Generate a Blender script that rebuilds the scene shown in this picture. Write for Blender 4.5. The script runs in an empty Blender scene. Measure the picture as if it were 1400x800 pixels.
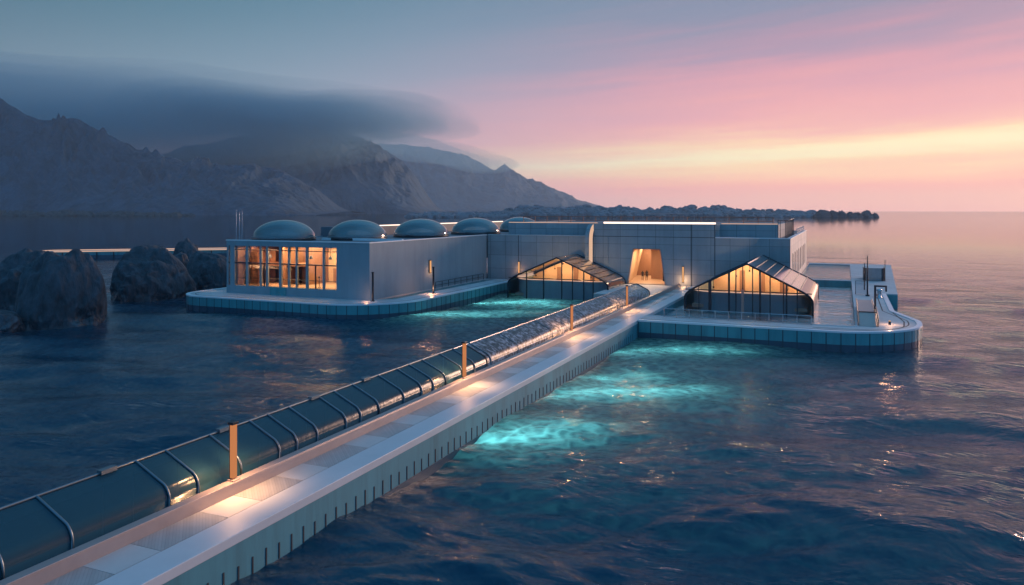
import bpy, bmesh, math, random
import numpy as np
from mathutils import Vector, Matrix, noise as mn
random.seed(7); rng = np.random.default_rng(7)
S = bpy.context.scene; C = S.collection
R = math.radians; PI = math.pi

# ------------------------------------------------------------------ camera
TH = R(23.37); CT, ST = math.cos(TH), math.sin(TH)
FPX = 1053.0; HC = 14.0
cam = bpy.data.cameras.new('camera'); camo = bpy.data.objects.new('camera', cam); C.objects.link(camo)
camo.location = (0, 0, HC); camo.rotation_euler = (R(90), 0, TH)
cam.sensor_width = 36; cam.lens = FPX / 1400 * 36; cam.shift_y = -113 / 1400
cam.clip_start = 0.5; cam.clip_end = 60000
S.camera = camo
# ------------------------------------------------------------------ exposure
S.view_settings.view_transform = 'Standard'; S.view_settings.look = 'None'
S.view_settings.exposure = 0.0; S.view_settings.gamma = 1.0
S.cycles.max_bounces = 7; S.cycles.volume_bounces = 2; S.cycles.transparent_max_bounces = 24
S.cycles.caustics_reflective = False; S.cycles.caustics_refractive = False
S.cycles.sample_clamp_indirect = 4.0
S.cycles.use_denoising = True

def lin(r, g, b):
    return tuple(((c/255)/12.92 if c/255 < .04045 else ((c/255+.055)/1.055)**2.4) for c in (r, g, b)) + (1,)

# ------------------------------------------------------------------ sky
SKY_LOW = 1.42                                      # brightness of the sky near the horizon (seen through the haze)
w = bpy.data.worlds.new('World'); S.world = w; w.use_nodes = True
nt = w.node_tree; N = nt.nodes; N.clear()
def nd(t, tree=None, **k):
    n = (tree or nt).nodes.new(t)
    for a, b in k.items(): setattr(n, a, b)
    return n
def mth(op, a, b=None, c=None, tree=None, clamp=False):
    tr = tree or nt
    n = tr.nodes.new('ShaderNodeMath'); n.operation = op; n.use_clamp = clamp
    for i, v in enumerate((a, b, c)):
        if v is None: continue
        if isinstance(v, (int, float)): n.inputs[i].default_value = v
        else: tr.links.new(v, n.inputs[i])
    return n.outputs[0]
tc = nd('ShaderNodeTexCoord')
def dot(vec):
    n = nd('ShaderNodeVectorMath', operation='DOT_PRODUCT'); nt.links.new(tc.outputs['Generated'], n.inputs[0])
    n.inputs[1].default_value = vec; return n.outputs['Value']
fd = dot((-ST, CT, 0)); rd = dot((CT, ST, 0)); zd = dot((0, 0, 1))
phi = mth('ARCTAN2', rd, fd)                      # 0 towards the hall, + towards the sunset
phc = mth('MAXIMUM', mth('MINIMUM', phi, 0.9), -0.9)
el = mth('MULTIPLY', zd, mth('SUBTRACT', 1.0, mth('MULTIPLY', phc, 0.37)))
cmb = nd('ShaderNodeCombineXYZ'); nt.links.new(mth('MULTIPLY', phi, 2.2), cmb.inputs[0]); nt.links.new(mth('MULTIPLY', el, 26.0), cmb.inputs[1])
n1 = nd('ShaderNodeTexNoise'); n1.inputs['Scale'].default_value = 1.0; n1.inputs['Detail'].default_value = 5; n1.inputs['Roughness'].default_value = .55
nt.links.new(cmb.outputs[0], n1.inputs['Vector'])
cmb2 = nd('ShaderNodeCombineXYZ'); nt.links.new(mth('MULTIPLY', phi, 3.0), cmb2.inputs[0]); nt.links.new(mth('MULTIPLY', el, 75.0), cmb2.inputs[1]); cmb2.inputs[2].default_value = 3
n2 = nd('ShaderNodeTexNoise'); n2.inputs['Scale'].default_value = 1.0; n2.inputs['Detail'].default_value = 4
nt.links.new(cmb2.outputs[0], n2.inputs['Vector'])
# streaks fade out towards the left, where the sky is smooth
wr = nd('ShaderNodeMapRange', interpolation_type='SMOOTHSTEP'); nt.links.new(phi, wr.inputs[0]); wr.inputs[1].default_value = -.25; wr.inputs[2].default_value = .25
dn = mth('MULTIPLY', mth('SUBTRACT', n1.outputs[0], .5), mth('ADD', mth('MULTIPLY', el, .70), .004))
dn2 = mth('MULTIPLY', mth('SUBTRACT', n2.outputs[0], .5), mth('ADD', mth('MULTIPLY', el, .30), .008))
el2 = mth('ADD', el, mth('MULTIPLY', mth('ADD', dn, dn2), wr.outputs[0]))
elr = mth('POWER', mth('MAXIMUM', el2, 0.0), 0.5)
def ramp(stops, fac):
    r = nd('ShaderNodeValToRGB'); e = r.color_ramp.elements
    while len(e) > 1: e.remove(e[-1])
    for i, (p, c) in enumerate(stops):
        x = e[0] if i == 0 else e.new(math.sqrt(p)); x.position = math.sqrt(p); x.color = lin(*c)
    nt.links.new(fac, r.inputs[0]); return r.outputs[0]
right = ramp([(0, (226,168,158)), (.012, (232,172,158)), (.024, (240,166,152)), (.034, (250,182,152)), (.046, (255,212,160)), (.058, (255,238,184)),
              (.070, (255,208,164)), (.084, (242,174,162)), (.105, (234,162,164)), (.14, (218,154,168)), (.17, (182,147,170)),
              (.22, (146,146,172)), (.30, (124,148,176)), (.42, (98,146,178)), (.60, (66,128,168)), (1, (48,112,156))], elr)
left = ramp([(0, (146,138,160)), (.03, (164,142,160)), (.07, (170,148,166)), (.12, (154,156,174)), (.17, (138,160,178)), (.22, (124,154,174)), (.27, (106,146,168)),
             (.38, (82,136,164)), (.55, (62,126,162)), (1, (48,112,156))], elr)
mx = nd('ShaderNodeMapRange', interpolation_type='SMOOTHSTEP'); nt.links.new(phi, mx.inputs[0]); mx.inputs[1].default_value = -.42; mx.inputs[2].default_value = .38
bk = nd('ShaderNodeMapRange', interpolation_type='SMOOTHSTEP'); nt.links.new(phi, bk.inputs[0]); bk.inputs[1].default_value = 1.2; bk.inputs[2].default_value = 2.6
bk.inputs[3].default_value = 1; bk.inputs[4].default_value = 0
mf = mth('MULTIPLY', mx.outputs[0], bk.outputs[0])
mix = nd('ShaderNodeMix', data_type='RGBA'); nt.links.new(mf, mix.inputs[0]); nt.links.new(left, mix.inputs[6]); nt.links.new(right, mix.inputs[7])
# dark left edge of the sky, brightness towards the set sun
gl = nd('ShaderNodeMapRange', interpolation_type='SMOOTHSTEP'); nt.links.new(phi, gl.inputs[0]); gl.inputs[1].default_value = -.9; gl.inputs[2].default_value = 0
gl.inputs[3].default_value = .62; gl.inputs[4].default_value = 1
gm = nd('ShaderNodeMix', data_type='RGBA', blend_type='MULTIPLY'); gm.inputs[0].default_value = 1
nt.links.new(mix.outputs[2], gm.inputs[6]); nt.links.new(gl.outputs[0], gm.inputs[7])
# the eastern dusk sky behind the camera: blue earth-shadow band
back = ramp([(0, (60,118,172)), (.1, (78,140,194)), (.3, (76,146,200)), (.6, (62,132,182)), (1, (48,112,156))], elr)
bk2 = nd('ShaderNodeMapRange', interpolation_type='SMOOTHSTEP'); nt.links.new(mth('ABSOLUTE', phi), bk2.inputs[0]); bk2.inputs[1].default_value = 1.1; bk2.inputs[2].default_value = 2.2
mb_ = nd('ShaderNodeMix', data_type='RGBA'); nt.links.new(bk2.outputs[0], mb_.inputs[0]); nt.links.new(gm.outputs[2], mb_.inputs[6]); nt.links.new(back, mb_.inputs[7])
bst = nd('ShaderNodeMapRange'); nt.links.new(zd, bst.inputs[0]); bst.inputs[1].default_value = 0; bst.inputs[2].default_value = .30; bst.inputs[3].default_value = SKY_LOW; bst.inputs[4].default_value = .84
hi = nd('ShaderNodeMapRange', interpolation_type='SMOOTHSTEP'); nt.links.new(zd, hi.inputs[0]); hi.inputs[1].default_value = .35; hi.inputs[2].default_value = .75; hi.inputs[3].default_value = 1; hi.inputs[4].default_value = 2.1
bb = mth('ADD', 1.0, mth('MULTIPLY', bk2.outputs[0], .45))
bg = nd('ShaderNodeBackground'); nt.links.new(mb_.outputs[2], bg.inputs[0]); nt.links.new(mth('MULTIPLY', bst.outputs[0], mth('MAXIMUM', hi.outputs[0], bb)), bg.inputs[1])
SUN_AZ = R(50) - TH                                # clockwise from +Y
SUN_EL = R(6)
sky = nd('ShaderNodeTexSky'); sky.sky_type = 'NISHITA'; sky.sun_disc = False; sky.sun_elevation = SUN_EL; sky.sun_rotation = SUN_AZ
bg2 = nd('ShaderNodeBackground'); nt.links.new(sky.outputs[0], bg2.inputs[0]); bg2.inputs[1].default_value = 0.006
add = nd('ShaderNodeAddShader'); nt.links.new(bg.outputs[0], add.inputs[0]); nt.links.new(bg2.outputs[0], add.inputs[1])
out = nd('ShaderNodeOutputWorld'); nt.links.new(add.outputs[0], out.inputs[0])
sl = bpy.data.lights.new('sun', 'SUN'); sl.energy = 3.2; sl.angle = R(18); sl.color = (1, .62, .45)
so = bpy.data.objects.new('sun', sl); C.objects.link(so)
sd = Vector((math.sin(SUN_AZ)*math.cos(SUN_EL), math.cos(SUN_AZ)*math.cos(SUN_EL), math.sin(SUN_EL)))
so.rotation_euler = sd.to_track_quat('Z', 'Y').to_euler()

# ------------------------------------------------------------------ helpers
ORG = {}
def top_loc(p):
    while p.parent: p = p.parent
    return Vector(ORG.get(p.name, (0, 0, 0)))
def tag(o, label=None, cat=None, group=None, kind=None):
    if label: o['label'] = label
    if cat: o['category'] = cat
    if group: o['group'] = group
    if kind: o['kind'] = kind
    return o
def thing(name, loc, label, cat, group=None):
    o = bpy.data.objects.new(name, None); C.objects.link(o); o.location = loc; o.empty_display_size = .5
    ORG[o.name] = tuple(loc); return tag(o, label, cat, group)
def dup(root, loc, label):
    r = root.copy(); C.objects.link(r); r.location = loc; r['label'] = label; ORG[r.name] = tuple(loc)
    for ch in list(root.children):
        c = ch.copy(); C.objects.link(c); c.parent = r
        for g in list(ch.children):
            d = g.copy(); C.objects.link(d); d.parent = c
    return r
class MB:
    def __init__(s): s.v = []; s.f = []; s.sm = []
    def add(s, vs, fs, smooth=False):
        b = len(s.v); s.v += [tuple(x) for x in vs]
        for f in fs: s.f.append(tuple(b+i for i in f)); s.sm.append(smooth)
        return s
    def box(s, x0, x1, y0, y1, z0, z1):
        x0, x1 = sorted((x0, x1)); y0, y1 = sorted((y0, y1)); z0, z1 = sorted((z0, z1))
        v = [(x, y, z) for z in (z0, z1) for y in (y0, y1) for x in (x0, x1)]
        return s.add(v, [(0,2,3,1), (4,5,7,6), (0,1,5,4), (2,6,7,3), (0,4,6,2), (1,3,7,5)])
    def tube(s, pts, r, n=8, cap=True):
        pts = [Vector(p) for p in pts]; rs = r if isinstance(r, (list, tuple)) else [r]*len(pts)
        vs = []; m = len(pts); up0 = None
        for i, p in enumerate(pts):
            t = (pts[min(i+1, m-1)]-pts[max(i-1, 0)]).normalized()
            a = Vector((0, 0, 1)) if abs(t.z) < .95 else Vector((1, 0, 0))
            if up0 is not None and abs(t.dot(up0)) < .95: a = up0
            u = t.cross(a).normalized(); vv = u.cross(t).normalized(); up0 = vv
            for k in range(n):
                q = 2*PI*k/n; vs.append(p + rs[i]*(math.cos(q)*u + math.sin(q)*vv))
        fs = [(i*n+k, i*n+(k+1) % n, (i+1)*n+(k+1) % n, (i+1)*n+k) for i in range(m-1) for k in range(n)]
        s.add(vs, fs, True)
        if cap: s.add(vs[:n], [tuple(range(n))[::-1]]); s.add(vs[-n:], [tuple(range(n))])
        return s
    def lathe(s, c, prof, n=32):
        vs = [(c[0]+r*math.cos(2*PI*k/n), c[1]+r*math.sin(2*PI*k/n), c[2]+z) for r, z in prof for k in range(n)]
        fs = [(i*n+k, i*n+(k+1) % n, (i+1)*n+(k+1) % n, (i+1)*n+k) for i in range(len(prof)-1) for k in range(n)]
        return s.add(vs, fs, True)
    def prism(s, poly, y0, y1, axis='y'):
        n = len(poly)
        if axis == 'y': a = [(x, y0, z) for x, z in poly]; b = [(x, y1, z) for x, z in poly]
        elif axis == 'x': a = [(y0, x, z) for x, z in poly]; b = [(y1, x, z) for x, z in poly]
        else: a = [(x, y, y0) for x, y in poly]; b = [(x, y, y1) for x, y in poly]
        return s.add(a+b, [tuple(range(n)), tuple(range(2*n-1, n-1, -1))]+[(i, i+n, (i+1) % n+n, (i+1) % n) for i in range(n)])
    def sweep(s, path, prof, closed=False, smooth=False):
        """profile (offset to the right of travel, z) swept along a horizontal path"""
        P = [Vector((p[0], p[1])) for p in path]; m = len(P); k = len(prof); vs = []
        for i in range(m):
            if closed: a, b = P[(i-1) % m], P[(i+1) % m]
            else: a, b = P[max(i-1, 0)], P[min(i+1, m-1)]
            d1 = (P[i]-a).normalized() if (P[i]-a).length > 1e-6 else None
            d2 = (b-P[i]).normalized() if (b-P[i]).length > 1e-6 else None
            d1 = d1 or d2; d2 = d2 or d1
            n1 = Vector((d1.y, -d1.x)); n2 = Vector((d2.y, -d2.x)); nn = (n1+n2).normalized()
            sc = 1/max(.4, nn.dot(n1))
            for o, z in prof: q = P[i]+nn*o*sc; vs.append((q.x, q.y, z))
        fs = []
        for i in range(m if closed else m-1):
            j = (i+1) % m
            for t in range(k): fs.append((i*k+t, i*k+(t+1) % k, j*k+(t+1) % k, j*k+t))
        if not closed: fs += [tuple(range(k))[::-1], tuple((m-1)*k+t for t in range(k))]
        return s.add(vs, fs, smooth)
    def build(s, name, mat, parent=None, label=None, bevel=0):
        me = bpy.data.meshes.new(name); o = top_loc(parent) if parent else Vector((0, 0, 0))
        me.from_pydata([(x-o.x, y-o.y, z-o.z) for x, y, z in s.v], [], s.f)
        bm = bmesh.new(); bm.from_mesh(me); bmesh.ops.recalc_face_normals(bm, faces=bm.faces)
        if bevel: bmesh.ops.bevel(bm, geom=[e for e in bm.edges if len(e.link_faces) == 2 and e.calc_face_angle(0) > .7], offset=bevel, segments=2, affect='EDGES', profile=.5)
        bm.to_mesh(me); bm.free()
        if not bevel: me.polygons.foreach_set('use_smooth', s.sm)
        me.materials.append(mat); ob = bpy.data.objects.new(name, me); C.objects.link(ob)
        if parent: ob.parent = parent
        if label: ob['label'] = label
        return ob
def bx(name, m, parent, *b, label=None, bevel=0): return MB().box(*b).build(name, m, parent, label, bevel)
def rounded(pts, closed=True, seg=14):
    """(x, y, radius) corners -> points"""
    out = []; n = len(pts)
    for i, (x, y, r) in enumerate(pts):
        p = Vector((x, y))
        if r <= 0 or (not closed and i in (0, n-1)): out.append((x, y)); continue
        a = Vector(pts[i-1][:2]); b = Vector(pts[(i+1) % n][:2])
        u = (a-p).normalized(); v = (b-p).normalized(); ang = u.angle(v); t = min(r/math.tan(ang/2), .49*(a-p).length*1.9, .95*(b-p).length)
        rr = t*math.tan(ang/2); c = p+(u+v).normalized()*(rr/math.sin(ang/2))
        s0 = p+u*t-c; s1 = p+v*t-c; a0 = math.atan2(s0.y, s0.x); da = (math.atan2(s1.y, s1.x)-a0+PI) % (2*PI)-PI
        for k in range(seg+1): out.append((c.x+rr*math.cos(a0+da*k/seg), c.y+rr*math.sin(a0+da*k/seg)))
    return out
def slab(name, loops, z0, z1, mat, parent, label=None):
    cu = bpy.data.curves.new(name, 'CURVE'); cu.dimensions = '2D'; cu.fill_mode = 'BOTH'; cu.extrude = (z1-z0)/2
    for L in loops:
        sp = cu.splines.new('POLY'); sp.points.add(len(L)-1); sp.use_cyclic_u = True
        for q, (x, y) in zip(sp.points, L): q.co = (x, y, 0, 1)
    t = bpy.data.objects.new('t', cu); me = bpy.data.meshes.new_from_object(t)
    o = top_loc(parent) if parent else Vector((0, 0, 0)); me.transform(Matrix.Translation((-o.x, -o.y, (z0+z1)/2-o.z)))
    bpy.data.objects.remove(t); me.materials.clear(); me.materials.append(mat); me.name = name
    ob = bpy.data.objects.new(name, me); C.objects.link(ob); ob.parent = parent
    if label: ob['label'] = label
    return ob
def perp_pts(path, step):
    """points and directions every step metres along the path"""
    res = []; acc = 0
    for a, b in zip(path[:-1], path[1:]):
        a = Vector(a); b = Vector(b); L = (b-a).length
        while acc <= L:
            res.append((a+(b-a)*(acc/L), (b-a).normalized())); acc += step
        acc -= L
    return res

# ------------------------------------------------------------------ materials
def mat(name, col, rough=.6, metal=0, var=.12, vscale=.6, bump=0, bscale=4, spec=.5, joints=None, emit=None, es=1, coat=0, stretch=None, streak=0, wet=0):
    m = bpy.data.materials.new(name); m.use_nodes = True; t = m.node_tree; b = t.nodes['Principled BSDF']
    b.inputs['Roughness'].default_value = rough; b.inputs['Metallic'].default_value = metal; b.inputs['Specular IOR Level'].default_value = spec
    b.inputs['Coat Weight'].default_value = coat
    if emit: b.inputs['Emission Color'].default_value = (*emit, 1); b.inputs['Emission Strength'].default_value = es
    tcn = t.nodes.new('ShaderNodeTexCoord'); vec = tcn.outputs['Object']
    if stretch:
        mp = t.nodes.new('ShaderNodeMapping'); mp.inputs['Scale'].default_value = stretch; t.links.new(vec, mp.inputs[0]); vec2 = mp.outputs[0]
    else: vec2 = vec
    no = t.nodes.new('ShaderNodeTexNoise'); no.inputs['Scale'].default_value = vscale; no.inputs['Detail'].default_value = 6; no.inputs['Roughness'].default_value = .65
    t.links.new(vec2, no.inputs['Vector'])
    f = mth('ADD', mth('MULTIPLY', mth('SUBTRACT', no.outputs[0], .5, tree=t), var*3.2, tree=t), 1.0, tree=t)
    if streak:
        ms = t.nodes.new('ShaderNodeMapping'); ms.inputs['Scale'].default_value = (.55, .55, .05); t.links.new(vec, ms.inputs[0])
        ns = t.nodes.new('ShaderNodeTexNoise'); ns.inputs['Scale'].default_value = 1.4; ns.inputs['Detail'].default_value = 7; ns.inputs['Roughness'].default_value = .7; t.links.new(ms.outputs[0], ns.inputs['Vector'])
        sr = t.nodes.new('ShaderNodeMapRange'); t.links.new(ns.outputs[0], sr.inputs[0]); sr.inputs[1].default_value = .45; sr.inputs[2].default_value = .75; sr.inputs[3].default_value = 1; sr.inputs[4].default_value = 1-streak
        f = mth('MULTIPLY', f, sr.outputs[0], tree=t)
    if joints:
        px, wx, pz, oz, wz, dark = joints
        sp = t.nodes.new('ShaderNodeSeparateXYZ'); t.links.new(vec, sp.inputs[0])
        xy = mth('ADD', sp.outputs[0], sp.outputs[1], tree=t)
        def line(v, p, wd, off=0):
            q = mth('FRACT', mth('DIVIDE', mth('ADD', v, off, tree=t), p, tree=t), tree=t)
            return mth('LESS_THAN', q, wd/p, tree=t)
        lx = line(xy, px, wx); lz = line(sp.outputs[2], pz, wz, oz)
        ln = mth('MAXIMUM', lx, lz, tree=t)
        cid = mth('ADD', mth('FLOOR', mth('DIVIDE', xy, px, tree=t), tree=t), mth('MULTIPLY', mth('FLOOR', mth('DIVIDE', mth('ADD', sp.outputs[2], oz, tree=t), pz, tree=t), tree=t), 17.3, tree=t), tree=t)
        wn = t.nodes.new('ShaderNodeTexWhiteNoise'); wn.noise_dimensions = '1D'; t.links.new(cid, wn.inputs['W'])
        f = mth('MULTIPLY', f, mth('ADD', .92, mth('MULTIPLY', wn.outputs[0], .16, tree=t), tree=t), tree=t)
        f = mth('MULTIPLY', f, mth('SUBTRACT', 1.0, mth('MULTIPLY', ln, dark, tree=t), tree=t), tree=t)
    mm = t.nodes.new('ShaderNodeMix'); mm.data_type = 'RGBA'; mm.blend_type = 'MULTIPLY'; mm.inputs[0].default_value = 1
    mm.inputs[6].default_value = (*col, 1); t.links.new(f, mm.inputs[7]); t.links.new(mm.outputs[2], b.inputs['Base Color'])
    if wet:
        g = t.nodes.new('ShaderNodeNewGeometry'); sz = t.nodes.new('ShaderNodeSeparateXYZ'); t.links.new(g.outputs['Position'], sz.inputs[0])
        wz = t.nodes.new('ShaderNodeMapRange'); t.links.new(mth('ADD', sz.outputs[2], mth('MULTIPLY', no.outputs[0], -1.6, tree=t), tree=t), wz.inputs[0]); wz.inputs[1].default_value = -.2; wz.inputs[2].default_value = .5; wz.inputs[3].default_value = .18; wz.inputs[4].default_value = .85
        t.links.new(wz.outputs[0], b.inputs['Roughness'])
    if bump:
        n2 = t.nodes.new('ShaderNodeTexNoise'); n2.inputs['Scale'].default_value = bscale; n2.inputs['Detail'].default_value = 8; t.links.new(vec2, n2.inputs['Vector'])
        bp = t.nodes.new('ShaderNodeBump'); bp.inputs['Strength'].default_value = 1; bp.inputs['Distance'].default_value = bump
        t.links.new(n2.outputs[0], bp.inputs['Height']); t.links.new(bp.outputs[0], b.inputs['Normal'])
    return m
def emis(name, col, s):
    m = bpy.data.materials.new(name); m.use_nodes = True; t = m.node_tree; t.nodes.clear()
    e = t.nodes.new('ShaderNodeEmission'); e.inputs[0].default_value = (*col, 1); e.inputs[1].default_value = s
    o = t.nodes.new('ShaderNodeOutputMaterial'); t.links.new(e.outputs[0], o.inputs[0]); return m
def glass(name, tint, rough=.03, refl=1.0, body=None, bodyw=0, ior=1.5, bump=0, bscale=2, brep=None):
    """thin sheet of glass: transparent tint + fresnel reflection (+ some milky body)"""
    m = bpy.data.materials.new(name); m.use_nodes = True; t = m.node_tree; t.nodes.clear(); L = t.links.new
    tr = t.nodes.new('ShaderNodeBsdfTransparent'); tr.inputs[0].default_value = (*tint, 1)
    gs = t.nodes.new('ShaderNodeBsdfGlossy'); gs.inputs['Roughness'].default_value = rough
    fr = t.nodes.new('ShaderNodeFresnel'); fr.inputs[0].default_value = ior
    geo = t.nodes.new('ShaderNodeNewGeometry')
    cur = tr.outputs[0]
    if bodyw:
        df = t.nodes.new('ShaderNodeBsdfDiffuse'); df.inputs[0].default_value = (*body, 1)
        mx = t.nodes.new('ShaderNodeMixShader'); mx.inputs[0].default_value = bodyw
        if brep:
            tcn = t.nodes.new('ShaderNodeTexCoord'); no = t.nodes.new('ShaderNodeTexNoise'); no.inputs['Scale'].default_value = brep[0]; no.inputs['Detail'].default_value = 7
            no.inputs['Roughness'].default_value = .75; L(tcn.outputs['Object'], no.inputs['Vector'])
            mr = t.nodes.new('ShaderNodeMapRange'); L(no.outputs[0], mr.inputs[0]); mr.inputs[1].default_value = brep[1]; mr.inputs[2].default_value = brep[2]
            mr.inputs[3].default_value = bodyw; mr.inputs[4].default_value = brep[3]; L(mr.outputs[0], mx.inputs[0])
        L(cur, mx.inputs[1]); L(df.outputs[0], mx.inputs[2]); cur = mx.outputs[0]
    m2 = t.nodes.new('ShaderNodeMixShader'); L(cur, m2.inputs[1]); L(gs.outputs[0], m2.inputs[2])
    L(mth('MULTIPLY', fr.outputs[0], refl, tree=t, clamp=True), m2.inputs[0])
    if bump:
        tcn = t.nodes.new('ShaderNodeTexCoord'); no = t.nodes.new('ShaderNodeTexNoise'); no.inputs['Scale'].default_value = bscale; no.inputs['Detail'].default_value = 3
        L(tcn.outputs['Object'], no.inputs['Vector']); bp = t.nodes.new('ShaderNodeBump'); bp.inputs['Distance'].default_value = bump
        L(no.outputs[0], bp.inputs['Height']); L(bp.outputs[0], gs.inputs['Normal']); L(bp.outputs[0], fr.inputs['Normal'])
    o = t.nodes.new('ShaderNodeOutputMaterial'); L(m2.outputs[0], o.inputs[0]); return m
WARM = (1, .50, .20); WARM2 = (1, .62, .32)
M = {}
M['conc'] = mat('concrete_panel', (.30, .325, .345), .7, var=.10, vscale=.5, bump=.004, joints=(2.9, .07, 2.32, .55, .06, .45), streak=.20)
M['plain'] = mat('smooth_render', (.25, .31, .345), .7, var=.08, vscale=.35, bump=.004, bscale=6, streak=.16)
M['deck'] = mat('pale_paving', (.52, .51, .51), .55, var=.12, vscale=.8, bump=.003, joints=(2.4, .04, 9, 0, .01, .35))
M['band'] = mat('smooth_concrete', (.52, .54, .56), .5, var=.08, vscale=.5, bump=.002, bscale=9)
M['side'] = mat('quay_side', (.065, .25, .30), .6, var=.14, vscale=.6, bump=.004, stretch=(1, 1, .25), streak=.45)
M['kerb'] = mat('kerb_metal', (.40, .32, .30), .38, metal=.35, var=.1, vscale=1.5)
M['tile'] = mat('teal_glow_tile', (.065, .30, .33), .3, var=.12, vscale=.7, bump=.002, stretch=(1, 1, .3), streak=.40)  # teal tile, brightened to paint in the glow of the lit water
M['lowdk'] = mat('dark_lower_band', (.035, .075, .11), .3, var=.25, vscale=1.2, stretch=(1, 1, .3))  # darker band along the foot of the sides
M['joint'] = mat('dark_joint', (.03, .045, .06), .6)
M['gap'] = mat('dark_slot', (.02, .025, .035), .7)
M['rim'] = mat('pale_rim', (.75, .74, .76), .35, var=.05)
M['dark'] = mat('dark_metal', (.03, .035, .045), .35, metal=.6, var=.1)
M['steel'] = mat('steel', (.50, .50, .52), .25, metal=.9, var=.1)
M['hoop'] = mat('weathered_steel', (.17, .21, .24), .35, metal=.7)
M['copper'] = mat('bronze_cladding', (.42, .29, .25), .28, metal=.75, var=.12, vscale=.8)
M['roofdk'] = mat('roof_membrane', (.10, .12, .145), .6, var=.2, vscale=.4)
M['warmwall'] = mat('warm_plaster', (.62, .42, .27), .6, var=.12, vscale=.35)
M['brownwall'] = mat('brown_timber', (.27, .14, .085), .55, var=.2, vscale=1.2, stretch=(1, 1, .2))
M['floorin'] = mat('interior_floor', (.40, .28, .20), .3, var=.1)
M['side_sunset'] = mat('sunset_lit_panel', (.66, .52, .46), .6, var=.08, vscale=.4, joints=(5.2, .08, 2.32, .55, .05, .3), streak=.25)  # hall side panels with the peach sunset light painted into the colour
M['rock'] = mat('sea_rock', (.050, .060, .075), .8, var=.85, vscale=.8, bump=.9, bscale=.8, stretch=(1, 1, .45), wet=1)
M['cloth'] = mat('dark_cloth', (.02, .02, .025), .8)
M['skin'] = mat('skin', (.35, .2, .14), .5)
M['hair'] = mat('dark_hair', (.01, .008, .006), .6)
M['glass'] = glass('window_glass', (.86, .88, .9), .02, refl=.9)
M['glass_roof'] = glass('roof_glass', (.55, .60, .64), .06, refl=2.0, body=(.30, .31, .33), bodyw=.22)
M['glass_dk'] = glass('smoked_glass', (.62, .7, .74), .03, refl=1.0, body=(.06, .10, .13), bodyw=.22)
M['roof_bronze'] = glass('bronze_sunset_glass', (.5, .42, .36), .16, refl=4, body=(.60, .42, .36), bodyw=.7)  # bronze roof glass with the pink sky sheen painted into its body
M['dome'] = glass('dome_glass', (.50, .64, .68), .03, refl=1.7, body=(.40, .50, .54), bodyw=.26, ior=1.7)
M['tube'] = glass('tunnel_glass', (.20, .38, .44), .20, refl=.7, body=(.035, .115, .16), bodyw=.45, bump=.01, bscale=3)
M['tube_far'] = glass('frosted_tunnel_glass', (.16, .27, .34), .34, refl=.8, body=(.46, .45, .50), bodyw=.06, bump=.03, bscale=2.2, brep=(2.6, .47, .60, .80))
M['e_strip'] = emis('light_strip', (1, .74, .60), 2.2)
M['e_strip_dim'] = emis('light_strip_soft', (1, .62, .45), .75)
M['e_post'] = emis('post_light', (1, .36, .14), .56)
M['e_sconce'] = emis('sconce_light', (1, .48, .20), .85)
M['e_ceil'] = emis('ceiling_light', WARM2, 1.2)

# ------------------------------------------------------------------ sea
def wave_z(X, Y, Rr, sp):
    wx = 2.2*np.sin(X*.021+Y*.033+1.1)+1.6*np.sin(X*.047-Y*.029+2.3); wy = 2.2*np.sin(X*.031-Y*.019+.4)+1.5*np.sin(X*.023+Y*.051)
    Xw, Yw = X+wx*1.6, Y+wy*1.6
    z = np.zeros_like(X)
    r2 = np.random.default_rng(11)
    base = PI/2-0.15                                # travel direction, roughly towards the camera
    for i in range(44):
        lam = 1.1*(24/1.1)**(r2.random()**1.05)
        th = base+TH+r2.normal()*.42; k = 2*PI/lam
        a = .0050*lam**1.06*(.6+.8*r2.random())
        fade = np.clip((lam/sp-3)/3, 0, 1)
        ph = k*(Xw*math.cos(th)+Yw*math.sin(th))+r2.random()*6.28
        sharp = np.sin(ph)+.22*np.cos(2*ph)
        z += a*fade*sharp
    patch = .75+.45*np.sin(X*.035+Y*.02+np.sin(Y*.05)*1.3)*np.sin(Y*.041-X*.017+.7)
    return z*patch
radii = [4.0, 9, 14, 18, 21]
r = 23.0
while r < 420: radii.append(r); r += max(.09, r*r/(FPX*HC)*1.75)
while r < 7300: radii.append(r); r *= 1.09
radii.append(7300.0); radii = np.array(radii)
fa = np.linspace(-R(38), R(38), 760); ba = np.linspace(R(38), 2*PI-R(38), 60)[1:-1]
ang = np.concatenate([fa, ba]); az = ang-TH            # clockwise from +Y
RR, AA = np.meshgrid(radii, az, indexing='ij')
X = RR*np.sin(AA); Y = RR*np.cos(AA)
dr = np.gradient(radii)[:, None]*np.ones_like(X)
Zs = wave_z(X, Y, RR, np.maximum(dr, RR*.0018)) * np.clip((600-RR)/250, 0, 1)
nr, na = RR.shape
me = bpy.data.meshes.new('sea'); me.vertices.add(nr*na+1)
co = np.zeros((nr*na+1, 3)); co[:-1, 0] = X.ravel(); co[:-1, 1] = Y.ravel(); co[:-1, 2] = Zs.ravel(); me.vertices.foreach_set('co', co.ravel())
ii, jj = np.meshgrid(np.arange(nr-1), np.arange(na), indexing='ij'); j2 = (jj+1) % na
quads = np.stack([ii*na+jj, (ii+1)*na+jj, (ii+1)*na+j2, ii*na+j2], -1).reshape(-1, 4)[:, ::-1]
tri = [(nr*na, k, (k+1) % na) for k in range(na)]
tri = np.array(tri)[:, ::-1]
me.loops.add(len(quads)*4+len(tri)*3); me.loops.foreach_set('vertex_index', np.concatenate([quads.ravel(), tri.ravel()]).astype(np.int32))
me.polygons.add(len(quads)+len(tri))
me.polygons.foreach_set('loop_start', np.concatenate([np.arange(len(quads))*4, len(quads)*4+np.arange(len(tri))*3]).astype(np.int32))
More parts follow.
